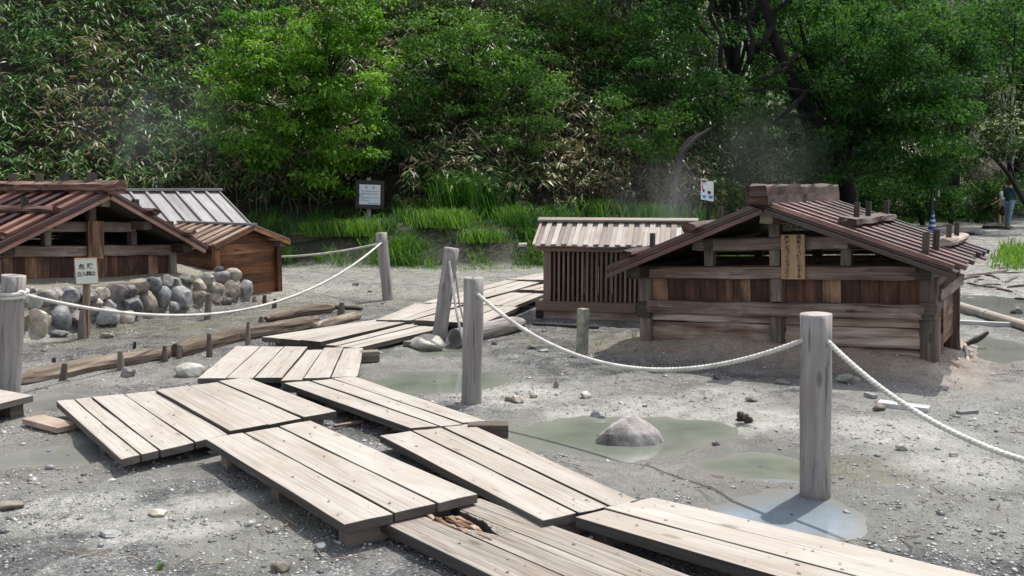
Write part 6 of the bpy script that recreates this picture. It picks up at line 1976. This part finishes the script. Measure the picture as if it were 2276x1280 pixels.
tree('shrub', 'small-leaved green shrub hanging over the bamboo grass at the centre', b,
     [(1180, 300, 80, 50, 14), (1130, 350, 70, 50, 12), (1220, 240, 60, 50, 8)], 22.5, .7, 'leaf_mid', .07, 100, .30, 104, .035, cat='shrub', nlimb=8)
b = on_hill(1440, 23.0)
tree('shrub', 'round green shrub growing left of the bleached dead trunk', b,
     [(1420, 290, 80, 50, 16), (1480, 260, 60, 50, 12), (1370, 250, 50, 40, 8), (1450, 330, 60, 30, 8)], 22.8, .8, 'leaf_mid', .085, 90, .32, 105, .04, cat='shrub', nlimb=8)
b = on_hill(1290, 27.0)
tree('young_tree', 'light green young tree high on the slope at the top centre', b,
     [(1290, 60, 140, 50, 24), (1220, 110, 90, 50, 14), (1350, 110, 80, 50, 14), (1240, 20, 110, 40, 16)], 26.6, 1.2, 'leaf_mid', .11, 100, .42, 106, .06, nlimb=14)
b = on_hill(880, 27.5)
tree('young_tree', 'dull green young tree at the top edge just right of the bright tree', b,
     [(890, 20, 90, 45, 14), (960, 10, 90, 40, 14), (860, 90, 60, 50, 8), (1080, 15, 110, 40, 14)], 27.2, 1.2, 'leaf_pale', .11, 95, .42, 107, .06, nlimb=10)

# ---- the big tree on the right: trunk and boughs as seen, crown round them
def bough(mb, pts, r0, r1, Y, dY=0.0, seg=9):
    n = len(pts); q = [PY(p[0], p[1], Y + dY * (i / (n - 1))) for i, p in enumerate(pts)]
    q = np.array(q); t = np.linspace(0, 1, n); ts = np.linspace(0, 1, n * 4)
    c = np.stack([np.interp(ts, t, q[:, k]) for k in range(3)], 1)
    c[1:-1] = (c[:-2] + c[1:-1] * 2 + c[2:]) / 4
    wob = np.sin(np.linspace(0, PI, len(c)))[:, None] * (np.stack([fbm(ts * 4 + r0 * 90, ts * 0 + k, 3) for k in range(3)], 1) - .5) * .45
    c = c + wob
    mb.tube(c, np.linspace(r0, r1, len(c)), seg, True, .1)


def big_boughs(mb):
    Yb = 28.5
    bough(mb, [(1893, 505), (1888, 420), (1862, 330), (1812, 250), (1752, 150), (1708, 60), (1680, -60)], .26, .10, Yb, -4.5)
    bough(mb, [(1736, 262), (1792, 200), (1849, 158), (1900, 110)], .075, .03, 24.4, .4)
    bough(mb, [(1812, 255), (1760, 262), (1730, 272)], .09, .05, 26, -2)
    bough(mb, [(1660, 200), (1720, 196), (1785, 194), (1849, 196), (1926, 184), (2000, 180)], .045, .02, 24.2, .6)
    bough(mb, [(1694, 176), (1736, 148), (1770, 120)], .055, .035, 24)
    bough(mb, [(1602, 150), (1600, 80), (1590, 35), (1574, -30)], .07, .05, 25)
    bough(mb, [(1594, 102), (1565, 70), (1529, 42), (1490, 30)], .055, .03, 25)
    bough(mb, [(1636, 140), (1644, 60), (1654, 20), (1660, -40)], .06, .05, 25.2)
    bough(mb, [(1668, 130), (1672, 60), (1678, 10), (1682, -40)], .08, .06, 24.8)
    bough(mb, [(1696, 100), (1716, 50), (1747, 10), (1770, -40)], .075, .055, 24.6)
    bough(mb, [(1752, 150), (1690, 190), (1620, 170), (1602, 140)], .055, .06, 24.8)
    bough(mb, [(1849, 280), (1900, 240), (1960, 225)], .04, .018, 24.6, .4)


b = PY(1893, 500, 28.5); b[2] = float(gh(np.array([b[0]]), np.array([b[1]]))[0])
tree('broadleaf_tree', 'big dark broadleaf tree with several leaning trunks and wide spreading boughs behind the main hut', b,
     [(1940, 110, 150, 60, 40), (2030, 170, 120, 60, 34), (1880, 190, 120, 50, 26), (1990, 240, 150, 45, 34), (2090, 250, 80, 60, 20), (1930, 300, 130, 40, 26), (2050, 330, 100, 50, 24), (1990, 375, 120, 30, 20), (2080, 395, 50, 25, 8),
      (1800, 60, 100, 60, 16), (1600, 50, 150, 60, 9), (1480, 80, 110, 80, 22), (1420, 170, 90, 60, 14), (1530, 200, 120, 50, 18), (1650, 250, 120, 40, 18), (1760, 320, 100, 40, 16), (1830, 370, 80, 25, 10), (1860, 30, 120, 50, 18), (1640, 170, 100, 30, 8), (1480, -60, 170, 60, 22), (1700, -80, 190, 60, 24), (1930, -60, 200, 70, 26), (2100, 20, 90, 60, 12)],
     25.6, 2.2, 'leaf_dark', .125, 120, .50, 111, .10, flat=.42, aspect=.5, nlimb=30, extra=big_boughs)
b = on_hill(1640, 27.5)
tree('shrub', 'dark shaded shrub rising in the steam between the dead trunk and the main hut', b,
     [(1640, 300, 110, 60, 20), (1700, 360, 90, 50, 16), (1600, 370, 70, 50, 10), (1770, 390, 80, 40, 12)], 27.0, 1.0, 'leaf_dark', .11, 90, .45, 112, .05, cat='shrub', nlimb=10)

# far right wood
FT = [(2120, 37, [(2120, 60, 90, 70, 22), (2180, 120, 80, 60, 18), (2060, 60, 70, 60, 12)], 'leaf_dark', 'dark leafy tree at the top right behind the big tree'),
      (2240, 40, [(2240, 60, 80, 80, 22), (2276, 170, 70, 60, 16), (2190, 30, 60, 50, 10)], 'leaf_dark', 'dark tree with a straight thin trunk at the upper right corner'),
      (2150, 35, [(2170, 210, 80, 50, 18), (2130, 270, 80, 50, 18), (2210, 260, 60, 40, 10)], 'leaf_pale', 'dull green tree right of the big crown, above the walkers'),
      (2060, 40, [(2040, 430, 70, 40, 16), (1990, 430, 60, 40, 14), (2110, 430, 60, 40, 14)], 'leaf_dark', 'low dark bush beyond the blue cone'),
      (1950, 37, [(1940, 440, 60, 35, 14), (1890, 430, 50, 35, 10), (1840, 430, 50, 35, 10)], 'leaf_dark', 'dark bush in deep shade behind the ridge of the main hut'),
      (2170, 43, [(2180, 440, 60, 45, 16), (2240, 430, 60, 50, 16)], 'leaf_dark', 'dark bush behind the long haired walker'),
      (2300, 39, [(2290, 400, 70, 60, 14), (2330, 300, 60, 80, 14)], 'leaf_mid', 'green bush at the right edge behind the walkers')]
for k, (px, Y, ell, mt, lb) in enumerate(FT):
    b = on_hill(px + (170 if px == 2150 else 0), Y + (4 if k < 2 else .5))
    tree('woodland_tree' if k < 3 else 'shrub', lb, b, ell, Y, 1.4, mt, .17, 85, .62, 120 + k, .10, cat='tree' if k < 3 else 'shrub', nlimb=8, group=None)
b = on_hill(2330, 34.5)
tf = tree('flowering_shrub', 'shrub with cream flower heads at the right edge above the walkers', b,
          [(2200, 320, 80, 50, 24), (2250, 290, 50, 60, 14), (2150, 350, 50, 30, 8)], 33.0, 1.0, 'leaf_pale', .13, 90, .45, 130, .05, cat='shrub', nlimb=8)
r = np.random.default_rng(131)
C = clumps_px(r, [(2225, 310, 60, 55, 26), (2180, 345, 40, 30, 6), (2250, 265, 30, 20, 6)], 32.2, .4)
V, F, tt = clump_leaves(r, C, np.full(len(C), .10), 16, .06, .4)
raw_mesh('blossom', V, F, M['flower'], tt, parent=tf)

# bleached dead trunk, split and leaning out of the dark hollow, with pale roots
b = PY(1508, 470, 22.0)
dt = thing('dead_trunk', 'bleached dead trunk curving up out of the dark hollow left of the posters', 'dead tree', (b[0], b[1], .3))
mb = MB()
def dead(pts, r0, r1, Y, rough=.25):
    q = np.array([PY(x, y, Y) for x, y in pts]); t = np.linspace(0, 1, len(q)); ts = np.linspace(0, 1, 20)
    c = np.stack([np.interp(ts, t, q[:, k]) for k in range(3)], 1); mb.tube(c, np.interp(ts, [0, .35, .7, 1], [r0 * .7, r0, r0 * .8, r1]), 10, True, rough)
dead([(1502, 480), (1500, 420), (1506, 370), (1520, 335), (1545, 308), (1580, 284)], .075, .018, 22.0)
dead([(1506, 372), (1512, 335), (1530, 310), (1555, 294)], .045, .012, 22.25)
mb.build('trunk', M['dead'], dt)
mb = MB()
dead([(1502, 430), (1520, 455), (1545, 480), (1570, 505)], .03, .012, 21.6)
mb.build('root', M['dead'], dt); mb = MB()
dead([(1480, 410), (1460, 440), (1440, 480)], .03, .012, 22.2)
mb.build('root', M['dead'], dt); mb = MB()
dead([(1500, 425), (1480, 405), (1450, 400), (1410, 392)], .04, .02, 22.6)
mb.build('root', M['dead'], dt)

# trees standing higher on the slope, above the picture, that shade it
TR = []
def shade_tree(label, seed, Hh, Rw):
    r = np.random.default_rng(seed)
    C = []
    while len(C) < 85:
        p = r.uniform(-1, 1, 3)
        if np.dot(p, p) < 1: C.append(A(p[0] * Rw, p[1] * Rw, Hh + p[2] * Rw * .65))
    t = thing('tall_tree', label, 'tree', (0, 0, 0), 'tall trees on the upper slope')
    C = np.array(C); R = .75 * r.uniform(.7, 1.3, len(C))
    V, F, tt = clump_leaves(r, C, R, 70, .19, .5)
    cr = raw_mesh('crown', V, F, M['leaf_dark'], tt, parent=t)
    mb = MB(); limbs(mb, A(0, 0, -.3), C, r, .22, nlimb=22)
    tk = mb.build('trunk', M['bark'], t, smooth=True)
    return t


proto = shade_tree('tall dark tree high on the wooded slope above the others', 140, 6.8, 3.0)
spots = [(-15.5, 33.5, 1.0), (-8.2, 34.2, 1.0), (1.5, 36, 1.0), (5.5, 34.5, 1.05), (9.5, 35.5, 1.1), (7.5, 31.0, .85), (13, 39, 1.1), (-4, 37, 1.0), (17.5, 46, 1.2), (23, 47, 1.2), (28, 50, 1.2),
         (-21, 24, 1.0), (12.2, 33.0, .9), (20, 50, 1.3), (-13, 36, 1.1), (31, 44, 1.2), (4.2, 29.5, .8), (10.5, 30.5, .85), (16, 42.5, 1.1), (-17.5, 33, 1.1)]
for k, (x, y, s) in enumerate(spots):
    if k == 0: o = proto
    else:
        o = proto.copy(); COL.objects.link(o)
        for ch in list(proto.children):
            c = ch.copy(); COL.objects.link(c); c.parent = o
    o.location = (x, y, hz(x, y)); o.rotation_euler = (0, 0, k * 1.7); o.scale = (s, s, s)
    WOFF[o.name] = np.array(o.location)


# ------------------------------------------------------------------ steam
def steam(name, label, c, rad, dens, seed, tilt=0.0):
    V, F = ico(3)
    mb = MB(); mb.add(V * np.array(rad) + np.array(c), F, None, .5)
    m, nt, out = new_mat(name)
    v = N(nt, "ShaderNodeVolumePrincipled")
    v.inputs["Color"].default_value = (.92, .94, .96, 1); v.inputs["Anisotropy"].default_value = .2
    tc = N(nt, "ShaderNodeTexCoord")
    mp = N(nt, "ShaderNodeMapping"); mp.inputs[1].default_value = (seed * 3.1, seed, 0); mp.inputs[3].default_value = (.9, .9, .55)
    mp0 = N(nt, "ShaderNodeMapping"); mp0.vector_type = 'POINT'; mp0.inputs[1].default_value = (-1, -1, -1); mp0.inputs[3].default_value = (2, 2, 2)
    L(nt, tc.outputs["Generated"], mp0.inputs[0])
    ln = N(nt, "ShaderNodeVectorMath", _operation='LENGTH'); L(nt, mp0.outputs[0], ln.inputs[0])
    fall = ramp(nt, [(.15, (1, 1, 1)), (.95, (0, 0, 0))], ln.outputs["Value"], 'EASE')
    L(nt, tc.outputs["Object"], mp.inputs[0])
    ns_ = N(nt, "ShaderNodeTexNoise", Scale=1.0, Detail=4.0, Roughness=.6, Distortion=.9); L(nt, mp.outputs[0], ns_.inputs["Vector"])
    w = ramp(nt, [(.38, (0, 0, 0)), (.72, (1, 1, 1))], ns_.outputs[0])
    d = math_n(nt, 'MULTIPLY', math_n(nt, 'MULTIPLY', fall.outputs[0], w.outputs[0]), dens)
    L(nt, d, v.inputs["Density"]); L(nt, v.outputs[0], out.inputs["Volume"])
    o = mb.build(name, m)
    return tag(o, label, 'steam', kind='stuff')


steam('steam', 'faint white steam drifting before the dead trunk', PY(1475, 440, 18.5), (1.6, 1.2, 1.2), .12, 1)
steam('steam', 'thin steam rising from the ridge of the main hut', PY(1700, 350, 12.5), (1.2, .8, 1.0), .07, 2)
steam('steam', 'wisp of steam floating before the bamboo grass on the left', PY(330, 270, 18.5), (2.3, 1.0, 1.5), .10, 3)
